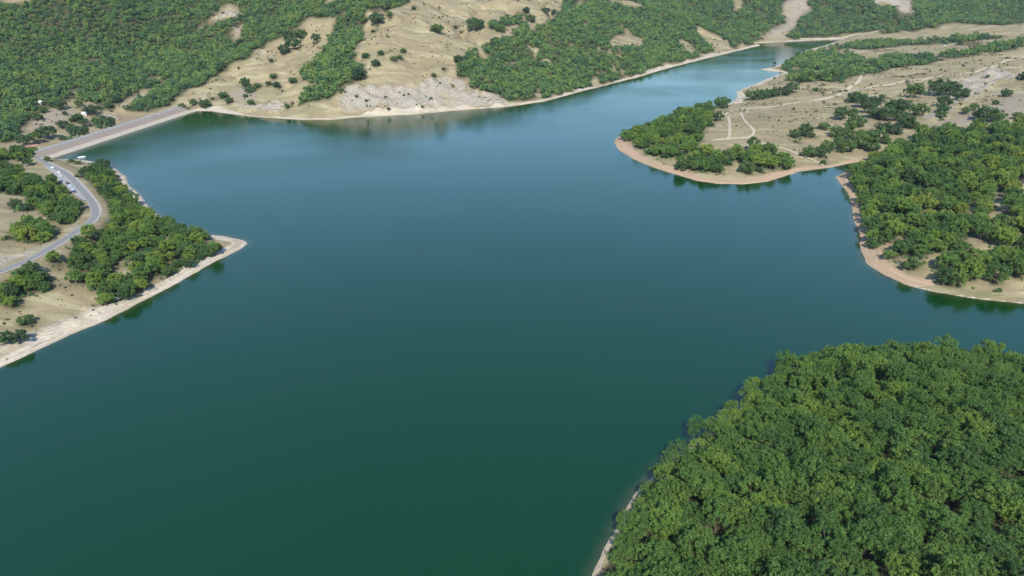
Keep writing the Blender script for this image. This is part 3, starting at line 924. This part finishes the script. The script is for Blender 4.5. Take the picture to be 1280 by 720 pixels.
ORD = ['first', 'second', 'third', 'fourth', 'fifth', 'sixth', 'seventh', 'eighth', 'ninth', 'tenth', 'eleventh', 'twelfth', 'thirteenth', 'fourteenth', 'fifteenth', 'sixteenth',
       'seventeenth', 'eighteenth', 'nineteenth', 'twentieth']
ORD += ['twenty-' + o for o in ORD[:9]] + ['thirtieth'] + ['thirty-' + o for o in ORD[:9]] + ['fortieth'] + ['forty-' + o for o in ORD[:9]]
for place, cat, lst in SETS:
    lst = sorted(lst)
    for k, (a, b, w) in enumerate(lst):
        x, y, z = land_pt(a, b)
        dep = math.sqrt(x * x + y * y + (CAM_H - z) ** 2)
        s = max(0.16, w * dep / F / 8.6)
        which = 'lone' if len(lst) == 1 else ORD[k] + ' from left'
        size = 'small' if w < 9 else 'rounded'
        lab = f'{size} green {cat} on {place}' if len(lst) == 1 else f'{size} green {cat}, {ORD[k]} from left on {place}'
        ms = MIDT if (dep < 560) else BUSH
        if ms is MIDT:
            s *= 1.0
        put_tree('bush' if cat == 'bush' else 'meadow_tree', (BUSH if cat == 'bush' else ms)[tr.randrange(3)], x, y, z - 0.1, s, tr.uniform(0, 6.28), lab, cat,
                 None, tr.uniform(0.85, 1.1) * (1.0 if s > 0.5 else 1.15))


N_INDIV = len(TREE_POS)

# far woods nobody could count: one mass each
def far_tree_nodes(variants_):
    g = bpy.data.node_groups.new('wood_points', 'GeometryNodeTree')
    g.interface.new_socket('Geometry', in_out='INPUT', socket_type='NodeSocketGeometry')
    g.interface.new_socket('Geometry', in_out='OUTPUT', socket_type='NodeSocketGeometry')
    N = g.nodes; L = g.links
    gi = N.new('NodeGroupInput'); go = N.new('NodeGroupOutput')
    ip = N.new('GeometryNodeInstanceOnPoints')
    g2i = N.new('GeometryNodeGeometryToInstance')
    for cm, tm in variants_:
        o = bpy.data.objects.new('far_tree_pattern', cm)
        oi = N.new('GeometryNodeObjectInfo')
        oi.inputs['Object'].default_value = o
        oi.inputs['As Instance'].default_value = True
        L.new(oi.outputs['Geometry'], g2i.inputs[0])
    L.new(gi.outputs[0], ip.inputs['Points'])

    def at(n, t):
        a = N.new('GeometryNodeInputNamedAttribute'); a.data_type = t
        a.inputs['Name'].default_value = n
        return a.outputs['Attribute']
    j = N.new('GeometryNodeJoinGeometry')
    for cm_link in list(g2i.inputs[0].links):
        src = cm_link.from_socket
        L.remove(cm_link)
        L.new(src, j.inputs[0])
    N.remove(g2i)
    L.new(j.outputs[0], ip.inputs['Instance'])
    ip.inputs['Pick Instance'].default_value = True
    L.new(at('pick', 'INT'), ip.inputs['Instance Index'])
    L.new(at('turn', 'FLOAT_VECTOR'), ip.inputs['Rotation'])
    L.new(at('size', 'FLOAT_VECTOR'), ip.inputs['Scale'])
    L.new(ip.outputs[0], go.inputs[0])
    return g


GN = far_tree_nodes(FARV)
GN_NEAR = far_tree_nodes(NEAR[:3])
GN_MID = far_tree_nodes(MIDT[:3])


def wood_mass(name, pts, label, gn=None):
    P = np.array(pts)
    TREE_POS.extend(map(tuple, P[:, :2]))
    r = np.random.default_rng(len(P))
    me = bpy.data.meshes.new(name)
    me.vertices.add(len(P)); me.vertices.foreach_set('co', P[:, :3].astype(np.float32).ravel())
    a = me.attributes.new('pick', 'INT', 'POINT'); a.data.foreach_set('value', r.integers(0, 3, len(P)).astype(np.int32))
    rot = np.zeros((len(P), 3), np.float32); rot[:, 2] = r.uniform(0, 6.28, len(P))
    a = me.attributes.new('turn', 'FLOAT_VECTOR', 'POINT'); a.data.foreach_set('vector', rot.ravel())
    sc = np.repeat(P[:, 3:4], 3, 1).astype(np.float32); sc[:, 2] *= r.uniform(0.75, 1.4, len(P))
    a = me.attributes.new('size', 'FLOAT_VECTOR', 'POINT'); a.data.foreach_set('vector', sc.ravel())
    me.update()
    o = bpy.data.objects.new(name, me)
    COL.objects.link(o)
    md = o.modifiers.new('trees', 'NODES'); md.node_group = gn or GN
    o['kind'] = 'stuff'; o['label'] = label; o['category'] = 'wood'
    return o


def far_wood(names, box, sp, seed, label, srange=(0.55, 1.05), thin=0.0, extra=None):
    X, Y = scatter(*box, sp, seed)
    m = np.abs(X) < Y * 0.80 + 60
    X, Y = X[m], Y[m]
    m, Z, px, py, dep = in_woods(names, X, Y, 3.0, 1.9)
    m &= (px > -60) & (px < 1340) & (py > -45)
    m &= seen(X, Y, Z, 9.0)
    r = np.random.default_rng(seed)
    if thin:
        m &= (fbm(X, Y, 40, 3, 123 + seed) > -0.55 + thin) | (r.uniform(size=X.shape) > 0.7)
    s = r.uniform(*srange, X.size)
    pts = [(X[i], Y[i], Z[i] - 0.1, s[i]) for i in np.nonzero(m)[0]]
    COUNT[names[0]] = len(pts)
    if extra:
        pts += extra
    wood_mass('far_wood', pts, label)


far_wood(['left_slope'], (-1500, -80, 640, 2400), 4.9, 21, 'dense green wood covering the big hillside at upper left beyond the dam', (0.36, 0.88), 0.1)
far_wood(['gully', 'gully_top'], (-420, -60, 780, 1500), 5.0, 22, 'band of dark green wood down the gully of the dry slope', (0.4, 0.95), 0.08)
far_wood(['right_slope'], (-120, 1900, 780, 2900), 5.4, 23, 'green wood covering the far hillside along the narrow arm of the lake', (0.36, 0.95), 0.24)
far_wood(['valley_a', 'valley_b', 'valley_c'], (300, 1800, 850, 2300), 6.5, 24, 'scrubby wood belts in the valley beyond the flat headland', (0.35, 1.0), 0.42)
if near_rest:
    wood_mass('wood_edge', near_rest, 'farther oaks closing the near wood along its lakeward edge', GN_NEAR)
if rest_mid:
    wood_mass('wood_edge', rest_mid, 'remaining trees filling the middle woods at their far edges', GN_MID)
print('TREES', N_NEAR, COUNT)
# leaf litter and shade-grown grass under the trees, with painted shade between crowns
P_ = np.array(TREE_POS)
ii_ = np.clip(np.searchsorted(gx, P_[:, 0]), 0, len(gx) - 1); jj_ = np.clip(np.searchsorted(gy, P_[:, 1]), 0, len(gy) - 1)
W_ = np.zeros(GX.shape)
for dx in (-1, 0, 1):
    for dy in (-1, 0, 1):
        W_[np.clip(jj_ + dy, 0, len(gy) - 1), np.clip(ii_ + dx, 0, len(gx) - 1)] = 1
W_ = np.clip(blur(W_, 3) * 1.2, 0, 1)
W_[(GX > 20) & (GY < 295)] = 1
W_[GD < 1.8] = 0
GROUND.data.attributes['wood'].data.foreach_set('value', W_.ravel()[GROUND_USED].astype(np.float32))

# dry shrubs and tufts that mottle the open ground
def build_scrub():
    r = np.random.default_rng(77)
    pts = []
    for (x0, x1, y0, y1, n) in ((-650, -60, 270, 720, 14000), (60, 900, 330, 1300, 20000), (-900, 500, 760, 1500, 26000), (200, 1900, 900, 2300, 9000)):
        X = r.uniform(x0, x1, n); Y = r.uniform(y0, y1, n)
        Z = ground(X, Y)
        cl = fbm(X, Y, 28, 4, 201)
        px, py, dep = project(X, Y, Z)
        m = (Z > 1.2) & (shore_d(X, Y) > 7) & (cl + r.normal(size=n) * 0.18 > 0.12) & (px > -50) & (px < 1330) & (py > -20)
        m &= poly_dist(ROAD[:, :2], X, Y, False) > 7
        m &= seen(X, Y, Z, 0.6)
        s = np.exp(r.normal(size=n) * 0.5) * 0.105 * np.clip(dep / 700, 0.6, 1.5)
        pts += [(X[i], Y[i], Z[i] - 0.05, s[i]) for i in np.nonzero(m)[0]]
    nm = len(TREE_POS)
    o = wood_mass('dry_scrub', pts, 'low dry scrub and tufts dotting the open slopes', GN_SCRUB)
    del TREE_POS[nm:]
    o['category'] = 'scrub'


SCRUBV = variants('scrub', [dict(R=4.0, Hc=4.4, base=-0.6, lobes=8, subs=2, leaves=12, leaf=2.0, sub_r=0.34),
                            dict(R=4.2, Hc=3.6, base=-0.6, lobes=8, subs=2, leaves=12, leaf=2.0, sub_r=0.34),
                            dict(R=3.8, Hc=5.0, base=-0.6, lobes=8, subs=2, leaves=12, leaf=2.0, sub_r=0.34)],
                  foliage_mat('scrub_leaves', [(0.2, (0.085, 0.095, 0.045)), (0.5, (0.13, 0.125, 0.06)), (0.9, (0.2, 0.175, 0.085))], 0.1))
GN_SCRUB = far_tree_nodes(SCRUBV)


def build_undergrowth():
    r = np.random.default_rng(78)
    pts = []
    for x, y in INDIVIDUALS:
        if y < 300 and x > 0:
            continue
        for _ in range(3):
            a = r.uniform(0, 6.28); q = r.uniform(2.5, 9.0)
            pts.append((x + q * math.cos(a), y + q * math.sin(a), 0, np.exp(r.normal() * 0.4) * 0.16))
    P = np.array(pts)
    P[:, 2] = ground(P[:, 0], P[:, 1]) - 0.05
    P = P[(P[:, 2] > 1.0) & (shore_d(P[:, 0], P[:, 1]) > 6) & (poly_dist(ROAD[:, :2], P[:, 0], P[:, 1], False) > 8)]
    o = wood_mass('undergrowth', P, 'small green shrubs growing around the feet of trees')
    o['category'] = 'undergrowth'


INDIVIDUALS = [(x, y) for x, y in TREE_POS[:N_INDIV]]
build_scrub()
build_undergrowth()

# ------------------------------------------------------------------ road, tracks, dam
ASPHALT = plain_mat('asphalt', (0.19, 0.185, 0.175), 0.9, 0.18, 0.6)
GRAVEL = plain_mat('pale_gravel', (0.33, 0.285, 0.225), 0.95, 0.2, 0.8)
DIRT = plain_mat('track_dirt', (0.40, 0.335, 0.235), 0.95, 0.2, 0.15)
PAINT = plain_mat('road_paint', (0.5, 0.5, 0.48), 0.7, 0.1, 2.0)


def ribbon(name, line, offs, lift, mat, drape=True, parent=None, thick=0.0):
    """strip along a plan line; offs = (left, right) or arrays of offsets"""
    line = np.asarray(line, float)
    t = np.gradient(line[:, :2], axis=0); t /= np.linalg.norm(t, axis=1)[:, None]
    n = np.stack([-t[:, 1], t[:, 0]], 1)
    cols = []
    for o in np.linspace(0, 1, 4):
        off = np.asarray(offs[0]) * (1 - o) + np.asarray(offs[1]) * o
        p = line[:, :2] + n * np.reshape(off, (-1, 1))
        z = ground(p[:, 0], p[:, 1]) + lift if drape else line[:, 2] + lift
        cols.append(np.column_stack([p, np.broadcast_to(z, len(p))]))
    V = np.concatenate(cols); m = len(line)
    Qs = []
    for c in range(3):
        i = np.arange(m - 1)
        Qs.append(np.stack([c * m + i, (c + 1) * m + i, (c + 1) * m + i + 1, c * m + i + 1], 1))
    me = np_mesh(name, V, np.concatenate(Qs)[:, ::-1])
    me.materials.append(mat)
    o = bpy.data.objects.new(name, me); COL.objects.link(o)
    if parent:
        o.parent = parent
    return o


RV = ROAD.copy()
road_lift = 0.12
# sit the road on the highest ground under it
side = [ground(RV[:, 0] + a, RV[:, 1] + b) for a in (-3, 0, 3) for b in (-3, 0, 3)]
RV[:, 2] = np.maximum(RV[:, 2], np.max(side, 0))
k5 = np.ones(9) / 9
RV[4:-4, 2] = np.maximum(RV[4:-4, 2], np.convolve(RV[:, 2], k5, 'valid'))
road = ribbon('road', RV, (-2.5, 2.5), road_lift, ASPHALT, False)
road['kind'] = 'structure'
for o in (-2.3, 2.3):
    ribbon('edge_line', RV, (o - 0.08, o + 0.08), road_lift + 0.02, PAINT, False, road)
verge = ribbon('verge', RV, (-3.9 + 0.7 * fbm(RV[:, 0], RV[:, 1], 9, 3, 8), -2.5), road_lift - 0.05, GRAVEL, False); verge['kind'] = 'structure'
# parking strip on the hill side of the bend
a0, a1 = int(len(RV) * 0.47), int(len(RV) * 0.9)
prof = np.sin(np.linspace(0, math.pi, a1 - a0)) ** 0.5 * 5.0
ps = ribbon('parking_strip', RV[a0:a1], (2.5 + 0 * prof, 2.5 + prof), road_lift - 0.03, plain_mat('worn_tarmac', (0.28, 0.265, 0.25), 0.95, 0.2, 0.4), False); ps['kind'] = 'structure'

TRACKS = [
    [(900, 145), (915, 139), (935, 136), (960, 134), (1000, 128), (1040, 121), (1055, 116), (1090, 109), (1130, 102), (1180, 95), (1220, 90), (1245, 82), (1262, 75), (1285, 70)],
    [(1052, 117), (1062, 110), (1072, 103), (1077, 95), (1079, 90)],
    [(911, 146), (912, 158), (912, 168), (909, 174)], [(926, 141), (930, 150), (938, 158), (942, 165), (938, 171), (925, 174)],
    [(890, 176), (910, 174), (935, 173), (955, 180), (980, 186), (1000, 194), (1015, 200), (1030, 207)],
    [(1238, 85), (1255, 86), (1285, 84)],
    [(1000, 49), (1060, 46), (1090, 41), (1120, 35), (1150, 30), (1170, 25.5)],
]
for i, T in enumerate(TRACKS):
    line = resample([land_pt(a, b)[:2] for a, b in T], 3.0)
    w = (2.7, 2.2, 1.3, 1.3, 1.6, 2.0, 3.0)[i]
    p = ribbon('path', line, (-w * (1 + .25 * np.sin(np.arange(len(line)) * .31)), w + 0 * np.arange(len(line))), 0.22, DIRT)
    p['kind'] = 'structure'


def build_dam():
    root = bpy.data.objects.new('dam', None); COL.objects.link(root)
    root.location = (*DAM_A, 0)
    root['label'] = 'long straight embankment dam with stone face across the left end of the lake'
    root['category'] = 'dam'
    ax = DAM_B - DAM_A; L = np.linalg.norm(ax); ax /= L
    nx = np.array([-ax[1], ax[0]])
    Z3 = lambda s, n, z: (ax[0] * s + nx[0] * n, ax[1] * s + nx[1] * n, z)
    crest = 5.4
    run = 11.0

    def strip(name, prof, mat, s0=-16.0, s1=L + 8, thick=0.5, seg=40):
        V, Fc = [], []
        m = len(prof)
        for i in range(seg + 1):
            s = s0 + (s1 - s0) * i / seg
            for n, z in prof:
                V.append(Z3(s, n, z))
            for n, z in prof:
                V.append(Z3(s, n, z - thick))
        w = 2 * m
        for i in range(seg):
            a, b = i * w, (i + 1) * w
            for k in range(m - 1):
                Fc.append((a + k, b + k, b + k + 1, a + k + 1))
                Fc.append((a + m + k, a + m + k + 1, b + m + k + 1, b + m + k))
            Fc.append((a, a + m, b + m, b)); Fc.append((a + m - 1, b + m - 1, b + 2 * m - 1, a + 2 * m - 1))
        Fc.append(tuple(list(range(m)) + list(range(2 * m - 1, m - 1, -1))))
        e = seg * w
        Fc.append(tuple(list(range(e + m - 1, e - 1, -1)) + list(range(e + m, e + 2 * m))))
        return add_mesh(name, V, Fc, mat, False, root)
    stone = plain_mat('dam_stone', (0.235, 0.19, 0.155), 0.95, 0.45, 0.9)
    pale = plain_mat('dam_drawdown', (0.38, 0.325, 0.25), 0.95, 0.18, 0.3)
    conc = plain_mat('dam_concrete', (0.46, 0.44, 0.41), 0.85, 0.15, 0.5)
    zb = 2.2
    nb = run * zb / crest
    strip('stone_face', [(nb, zb), (run, crest)], stone)
    strip('drawdown_band', [(-8, -8 * crest / run), (nb, zb)], pale, thick=0.45)
    strip('crest_road', [(run, crest), (run + 4.2, crest)], conc, thick=0.9)
    strip('downstream_slope', [(run + 4.2, crest - 0.1), (run + 24, crest - 8)], plain_mat('dam_grass', (0.30, 0.27, 0.15), 0.95, 0.3, 0.3))
    pp = strip('parapet', [(run + 0.05, crest + 0.95), (run + 0.45, crest + 0.95)], plain_mat('parapet_concrete', (0.62, 0.58, 0.52), 0.85, 0.1, 1.0), thick=0.9)
    strip('parapet', [(run + 3.7, crest + 0.8), (run + 4.1, crest + 0.8)], conc, thick=0.75)


build_dam()

# ------------------------------------------------------------------ cars, boat, huts
def box(bm, x0, x1, y0, y1, z0, z1, bev=0.0):
    r = bmesh.ops.create_cube(bm, size=1.0)
    for v in r['verts']:
        v.co = Vector(((x0 + x1) / 2 + v.co.x * (x1 - x0), (y0 + y1) / 2 + v.co.y * (y1 - y0), (z0 + z1) / 2 + v.co.z * (z1 - z0)))
    if bev:
        ed = list({e for v in r['verts'] for e in v.link_edges})
        bmesh.ops.bevel(bm, geom=ed, offset=bev, segments=2, affect='EDGES')


def bm_obj(name, bm, mat, parent=None, smooth=False):
    bmesh.ops.recalc_face_normals(bm, faces=bm.faces[:])
    me = bpy.data.meshes.new(name); bm.to_mesh(me); bm.free()
    me.materials.append(mat)
    if smooth:
        me.polygons.foreach_set('use_smooth', [True] * len(me.polygons))
    o = bpy.data.objects.new(name, me); COL.objects.link(o)
    if parent:
        o.parent = parent
    return o


def extrude_profile(bm, prof, w_of_z):
    A = [bm.verts.new((x, -w_of_z(z), z)) for x, z in prof]
    B = [bm.verts.new((x, w_of_z(z), z)) for x, z in prof]
    n = len(prof)
    bm.faces.new(A); bm.faces.new(B[::-1])
    for i in range(n):
        bm.faces.new((A[i], B[i], B[(i + 1) % n], A[(i + 1) % n]))


GLASS = plain_mat('car_glass', (0.03, 0.035, 0.04), 0.1, 0.05, 1.0, spec=0.6)
TYRE = plain_mat('tyre_rubber', (0.03, 0.03, 0.03), 0.9, 0.1, 4.0)
RIM = plain_mat('wheel_metal', (0.5, 0.5, 0.52), 0.35, 0.05, 4.0, metal=0.8)
LAMP = plain_mat('lamp_glass', (0.8, 0.8, 0.75), 0.2, 0.05, 4.0)


def build_car(loc, rz, colour, label, group=None):
    e = bpy.data.objects.new('parked_car', None); COL.objects.link(e)
    e.location = loc; e.rotation_euler = (0, 0, rz)
    e['label'] = label; e['category'] = 'car'
    if group:
        e['group'] = group
    paint = plain_mat('car_paint', colour, 0.3, 0.04, 1.0, spec=0.5)
    bm = bmesh.new()
    prof = [(-2.1, 0.35), (-2.15, 0.62), (-2.1, 0.9), (-1.95, 0.98), (-1.55, 1.42), (-1.2, 1.5), (0.1, 1.5), (0.4, 1.42), (1.0, 1.0), (1.85, 0.86), (2.1, 0.7), (2.15, 0.45), (2.05, 0.3), (-2.0, 0.28)]
    extrude_profile(bm, prof, lambda z: 0.88 if z < 1.0 else 0.88 - (z - 1.0) * 0.36)
    bm_obj('body', bm, paint, e)
    for s in (-1, 1):
        bm = bmesh.new()
        q = [(-1.5, 1.05), (-1.3, 1.38), (0.05, 1.4), (0.6, 1.05)]
        f = [bm.verts.new((x, s * (0.895 - (z - 1.0) * 0.36), z)) for x, z in q] + [bm.verts.new((x, s * (0.86 - (z - 1.0) * 0.36), z)) for x, z in q]
        bm.faces.new(f[:4]); bm.faces.new(f[:3:-1])
        for i in range(4):
            bm.faces.new((f[i], f[i + 4], f[(i + 1) % 4 + 4], f[(i + 1) % 4]))
        bm_obj('side_window', bm, GLASS, e)
    for nm, (x0, z0, x1, z1) in (('windscreen', (0.98, 1.03, 0.44, 1.42)), ('rear_window', (-1.9, 1.03, -1.58, 1.41))):
        bm = bmesh.new()
        d = 0.03 if x0 > 0 else -0.03
        w0, w1 = 0.78, 0.64
        q = [(x0 + d, -w0, z0 + .02), (x0 + d, w0, z0 + .02), (x1 + d, w1, z1 + .02), (x1 + d, -w1, z1 + .02)]
        f = [bm.verts.new(p) for p in q] + [bm.verts.new((p[0] - d * 1.6, p[1], p[2] - .04)) for p in q]
        bm.faces.new(f[:4]); bm.faces.new(f[:3:-1])
        for i in range(4):
            bm.faces.new((f[i], f[i + 4], f[(i + 1) % 4 + 4], f[(i + 1) % 4]))
        bm_obj(nm, bm, GLASS, e)
    for x in (-1.3, 1.3):
        for s in (-1, 1):
            bm = bmesh.new()
            tube(bm, (x, s * 0.66, 0.32), (x, s * 0.9, 0.32), 0.32, 0.32, 14)
            w = bm_obj('wheel', bm, TYRE, e)
            bm = bmesh.new()
            tube(bm, (x, s * 0.85, 0.32), (x, s * 0.92, 0.32), 0.19, 0.17, 10)
            bm_obj('rim', bm, RIM, w)
    for s in (-1, 1):
        bm = bmesh.new(); box(bm, 2.02, 2.17, s * 0.62 - .16, s * 0.62 + .16, 0.58, 0.72, 0.03)
        bm_obj('headlight', bm, LAMP, e)
    return e


def road_at(px, py):
    q = np.array([project(*p)[:2] for p in RV])
    i = int(np.argmin((q[:, 0] - px) ** 2 + (q[:, 1] - py) ** 2))
    t = RV[min(i + 1, len(RV) - 1)] - RV[max(i - 1, 0)]
    return i, math.atan2(t[1], t[0])


CARS = [((68, 213), (0.8, 0.8, 0.8), 2.0, 'white car at the head of the row, parked nearest the dam'),
        ((78, 219.5), (0.82, 0.82, 0.8), 3.6, 'white car parked second from the dam beside the bend'),
        ((81, 224), (0.6, 0.62, 0.64), 5.0, 'silver car parked just behind the second white car'),
        ((89, 233), (0.05, 0.06, 0.08), 5.0, 'dark car in the middle of the row along the road'),
        ((92, 236.5), (0.62, 0.70, 0.82), 5.0, 'pale blue car parked in front of the dark tree shade'),
        ((95.5, 240.5), (0.5, 0.62, 0.8), 5.0, 'light blue car at the lower end of the row by the road'),
        ((98, 244), (0.08, 0.09, 0.11), 5.2, 'black car last in the row under the overhanging trees')]
for (a, b), c, off, lab in CARS:
    i, ang = road_at(a, b)
    t = np.array([math.cos(ang), math.sin(ang)]); n = np.array([-t[1], t[0]])
    p = RV[i, :2] + n * off
    build_car((p[0], p[1], RV[i, 2] + road_lift - (0.0 if off < 3 else 0.03)), ang, c, lab)
x, y, z = land_pt(147, 375)
build_car((x, y, z), 1.35, (0.8, 0.8, 0.8), 'small white car at the foot of the trees on the left shore')
x, y, z = land_pt(1180, 57)
build_car((x, y, z + 0.05), 0.4, (0.8, 0.8, 0.8), 'tiny white car on the pale field in the far right valley')


def build_boat():
    x, y = lake_pt(102, 197)
    e = bpy.data.objects.new('motor_boat', None); COL.objects.link(e)
    e.location = (x, y, 0.0); e.rotation_euler = (0, 0, 0.5)
    e['label'] = 'small white motor boat moored at the shore near the dam'; e['category'] = 'boat'
    white = plain_mat('boat_white', (0.8, 0.8, 0.79), 0.35, 0.04, 1.0)
    st = [(-2.9, 1.0, 0.75), (-1.5, 1.15, 0.75), (0.3, 1.15, 0.82), (1.7, 0.8, 0.95), (2.7, 0.3, 1.1), (3.1, 0.02, 1.15)]
    bm = bmesh.new(); rings = []
    for xx, w, h in st:
        rings.append([bm.verts.new(p) for p in ((xx, -w, h), (xx, -w * 0.85, 0.1), (xx * 0.97, 0, -0.25), (xx, w * 0.85, 0.1), (xx, w, h), (xx, w * .86, h), (xx, w * .7, .25), (xx, -w * .7, .25), (xx, -w * .86, h))])
    for a, b in zip(rings, rings[1:]):
        for i in range(9):
            bm.faces.new((a[i], b[i], b[(i + 1) % 9], a[(i + 1) % 9]))
    bm.faces.new(rings[0]); bm.faces.new(rings[-1][::-1])
    bm_obj('hull', bm, white, e)
    bm = bmesh.new(); box(bm, 0.4, 1.7, -0.7, 0.7, 0.2, 1.05, 0.1); bm_obj('foredeck', bm, white, e)
    bm = bmesh.new(); box(bm, 0.1, 0.3, -0.75, 0.75, 1.0, 1.5, 0.05); bm_obj('windscreen', bm, GLASS, e)
    bm = bmesh.new(); box(bm, -1.2, -0.7, -0.9, 0.9, 0.2, 0.6, 0.05); bm_obj('seat', bm, plain_mat('boat_seat', (0.4, 0.36, 0.3)), e)
    bm = bmesh.new(); box(bm, -3.25, -2.85, -0.2, 0.2, 0.1, 1.2, 0.08); bm_obj('outboard_motor', bm, plain_mat('motor_black', (0.05, 0.05, 0.05), 0.4), e)


build_boat()


def build_hut(px, py, L, W, Hh, wall_c, roof_c, rz, label, name='hut'):
    x, y, z = land_pt(px, py)
    e = bpy.data.objects.new(name, None); COL.objects.link(e)
    e.location = (x, y, z - 0.1); e.rotation_euler = (0, 0, rz)
    e['label'] = label; e['category'] = 'hut'
    wm = plain_mat('hut_wall', wall_c, 0.9, 0.1, 0.8); rm = plain_mat('hut_roof', roof_c, 0.85, 0.2, 1.2)
    bm = bmesh.new()
    v = [bm.verts.new(p) for p in ((-L / 2, -W / 2, -0.5), (L / 2, -W / 2, -0.5), (L / 2, W / 2, -0.5), (-L / 2, W / 2, -0.5), (-L / 2, -W / 2, Hh), (L / 2, -W / 2, Hh), (L / 2, W / 2, Hh), (-L / 2, W / 2, Hh),
                                   (-L / 2, 0, Hh + W * 0.28), (L / 2, 0, Hh + W * 0.28))]
    for f in ((0, 1, 5, 4), (2, 3, 7, 6), (1, 2, 6, 9, 5), (3, 0, 4, 8, 7), (3, 2, 1, 0), (4, 5, 9, 8), (6, 7, 8, 9)):
        bm.faces.new([v[i] for i in f])
    bm_obj('wall', bm, wm, e)
    bm = bmesh.new()
    ov = 0.35
    for s in (-1, 1):
        q = [(-L / 2 - ov, s * (W / 2 + ov), Hh - 0.1), (L / 2 + ov, s * (W / 2 + ov), Hh - 0.1), (L / 2 + ov, 0, Hh + W * 0.28 + 0.08), (-L / 2 - ov, 0, Hh + W * 0.28 + 0.08)]
        f = [bm.verts.new(p) for p in q] + [bm.verts.new((p[0], p[1], p[2] + 0.14)) for p in q]
        bm.faces.new(f[:4]); bm.faces.new(f[:3:-1])
        for i in range(4):
            bm.faces.new((f[i], f[i + 4], f[(i + 1) % 4 + 4], f[(i + 1) % 4]))
    bm_obj('roof', bm, rm, e)
    bm = bmesh.new(); box(bm, -0.45, 0.45, -W / 2 - 0.05, -W / 2 + 0.05, 0, 2.0); bm_obj('door', bm, plain_mat('hut_door', (0.16, 0.1, 0.07)), e)
    bm = bmesh.new(); box(bm, L * 0.25, L * 0.25 + 0.9, -W / 2 - 0.04, -W / 2 + 0.05, 0.9, 1.9); bm_obj('window', bm, GLASS, e)


build_hut(41, 187, 9.0, 5.0, 2.8, (0.5, 0.4, 0.36), (0.3, 0.15, 0.12), 0.7, 'small red-roofed gatehouse at the near end of the dam', 'gatehouse')
build_hut(106, 144, 4.2, 3.0, 2.4, (0.78, 0.77, 0.74), (0.75, 0.75, 0.73), 0.2, 'white hut among bushes on the bare ground below the dam')
build_hut(52, 130, 4.0, 3.0, 2.4, (0.75, 0.74, 0.7), (0.6, 0.58, 0.55), -0.3, 'pale hut at the edge of the big left wood')

# ------------------------------------------------------------------ loose stones along the shores
def build_stones():
    r = np.random.default_rng(9)
    bm = bmesh.new(); bmesh.ops.create_icosphere(bm, subdivisions=1, radius=1.0)
    bv = np.array([v.co[:] for v in bm.verts]); bf = np.array([[v.index for v in f.verts] for f in bm.faces]); bm.free()
    VS, FS, n = [], [], 0
    P = []
    seg = SHORE[:-4]
    for i in range(len(seg) - 1):
        a, b = seg[i], seg[i + 1]
        L = np.linalg.norm(b - a)
        if L > 400 or min(a[1], b[1]) > 1000:
            continue
        if (SHORE_PX[i] == (62, 199)):
            continue
        dens = 0.3
        for _ in range(int(L * dens)):
            t = r.uniform(); q = a + (b - a) * t
            nn = np.array([-(b - a)[1], (b - a)[0]]) / max(L, 1e-6)
            off = r.normal() * 3.5 + 2.0
            p = q + nn * off
            P.append((p[0], p[1], r.uniform(0.15, 0.55) * (1.5 if r.uniform() > 0.93 else 1)))
    for _ in range(260):                                   # the rock face
        a, b = r.uniform(425, 632), r.uniform(104, 141)
        if inside(ROCKS[0], np.array([a]), np.array([b]))[0]:
            x, y, z = land_pt(a, b)
            P.append((x, y, r.uniform(0.3, 1.1)))
    P = np.array(P)
    Z = ground(P[:, 0], P[:, 1])
    for (x, y, s), z in zip(P, Z):
        if z < -0.25:
            continue
        v = bv * r.uniform(0.75, 1.25, (len(bv), 1)) * np.array([s, s * r.uniform(.6, 1), s * .6])
        c, sn = math.cos(s * 99), math.sin(s * 99)
        v = np.column_stack([v[:, 0] * c - v[:, 1] * sn, v[:, 0] * sn + v[:, 1] * c, v[:, 2]]) + np.array([x, y, z + 0.1 * s])
        VS.append(v); FS.append(bf + n); n += len(bv)
    me = np_mesh('shore_stones', np.concatenate(VS), np.concatenate(FS))
    me.materials.append(plain_mat('shore_stone', (0.33, 0.28, 0.22), 0.95, 0.35, 0.4))
    o = bpy.data.objects.new('shore_stones', me); COL.objects.link(o)
    o['kind'] = 'stuff'; o['label'] = 'pale loose stones along the waterline and rock face'; o['category'] = 'stones'


build_stones()

# ------------------------------------------------------------------ air
def build_haze():
    bm = bmesh.new()
    top = float(GZ.max()) + 40
    box(bm, -2900, 2900, -420, 3150, -16.0, max(top, CAM_H + 30))
    m, nt, out = new_mat('haze_air')
    v = nd(nt, 'ShaderNodeVolumePrincipled')
    v.inputs['Color'].default_value = (0.70, 0.85, 1.0, 1)
    v.inputs['Density'].default_value = 0.00003
    v.inputs['Anisotropy'].default_value = 0.0
    nt.links.new(v.outputs[0], out.inputs['Volume'])
    o = bm_obj('haze', bm, m)
    o['kind'] = 'stuff'; o['label'] = 'thin blue haze filling the air over the lake'; o['category'] = 'haze'


build_haze()
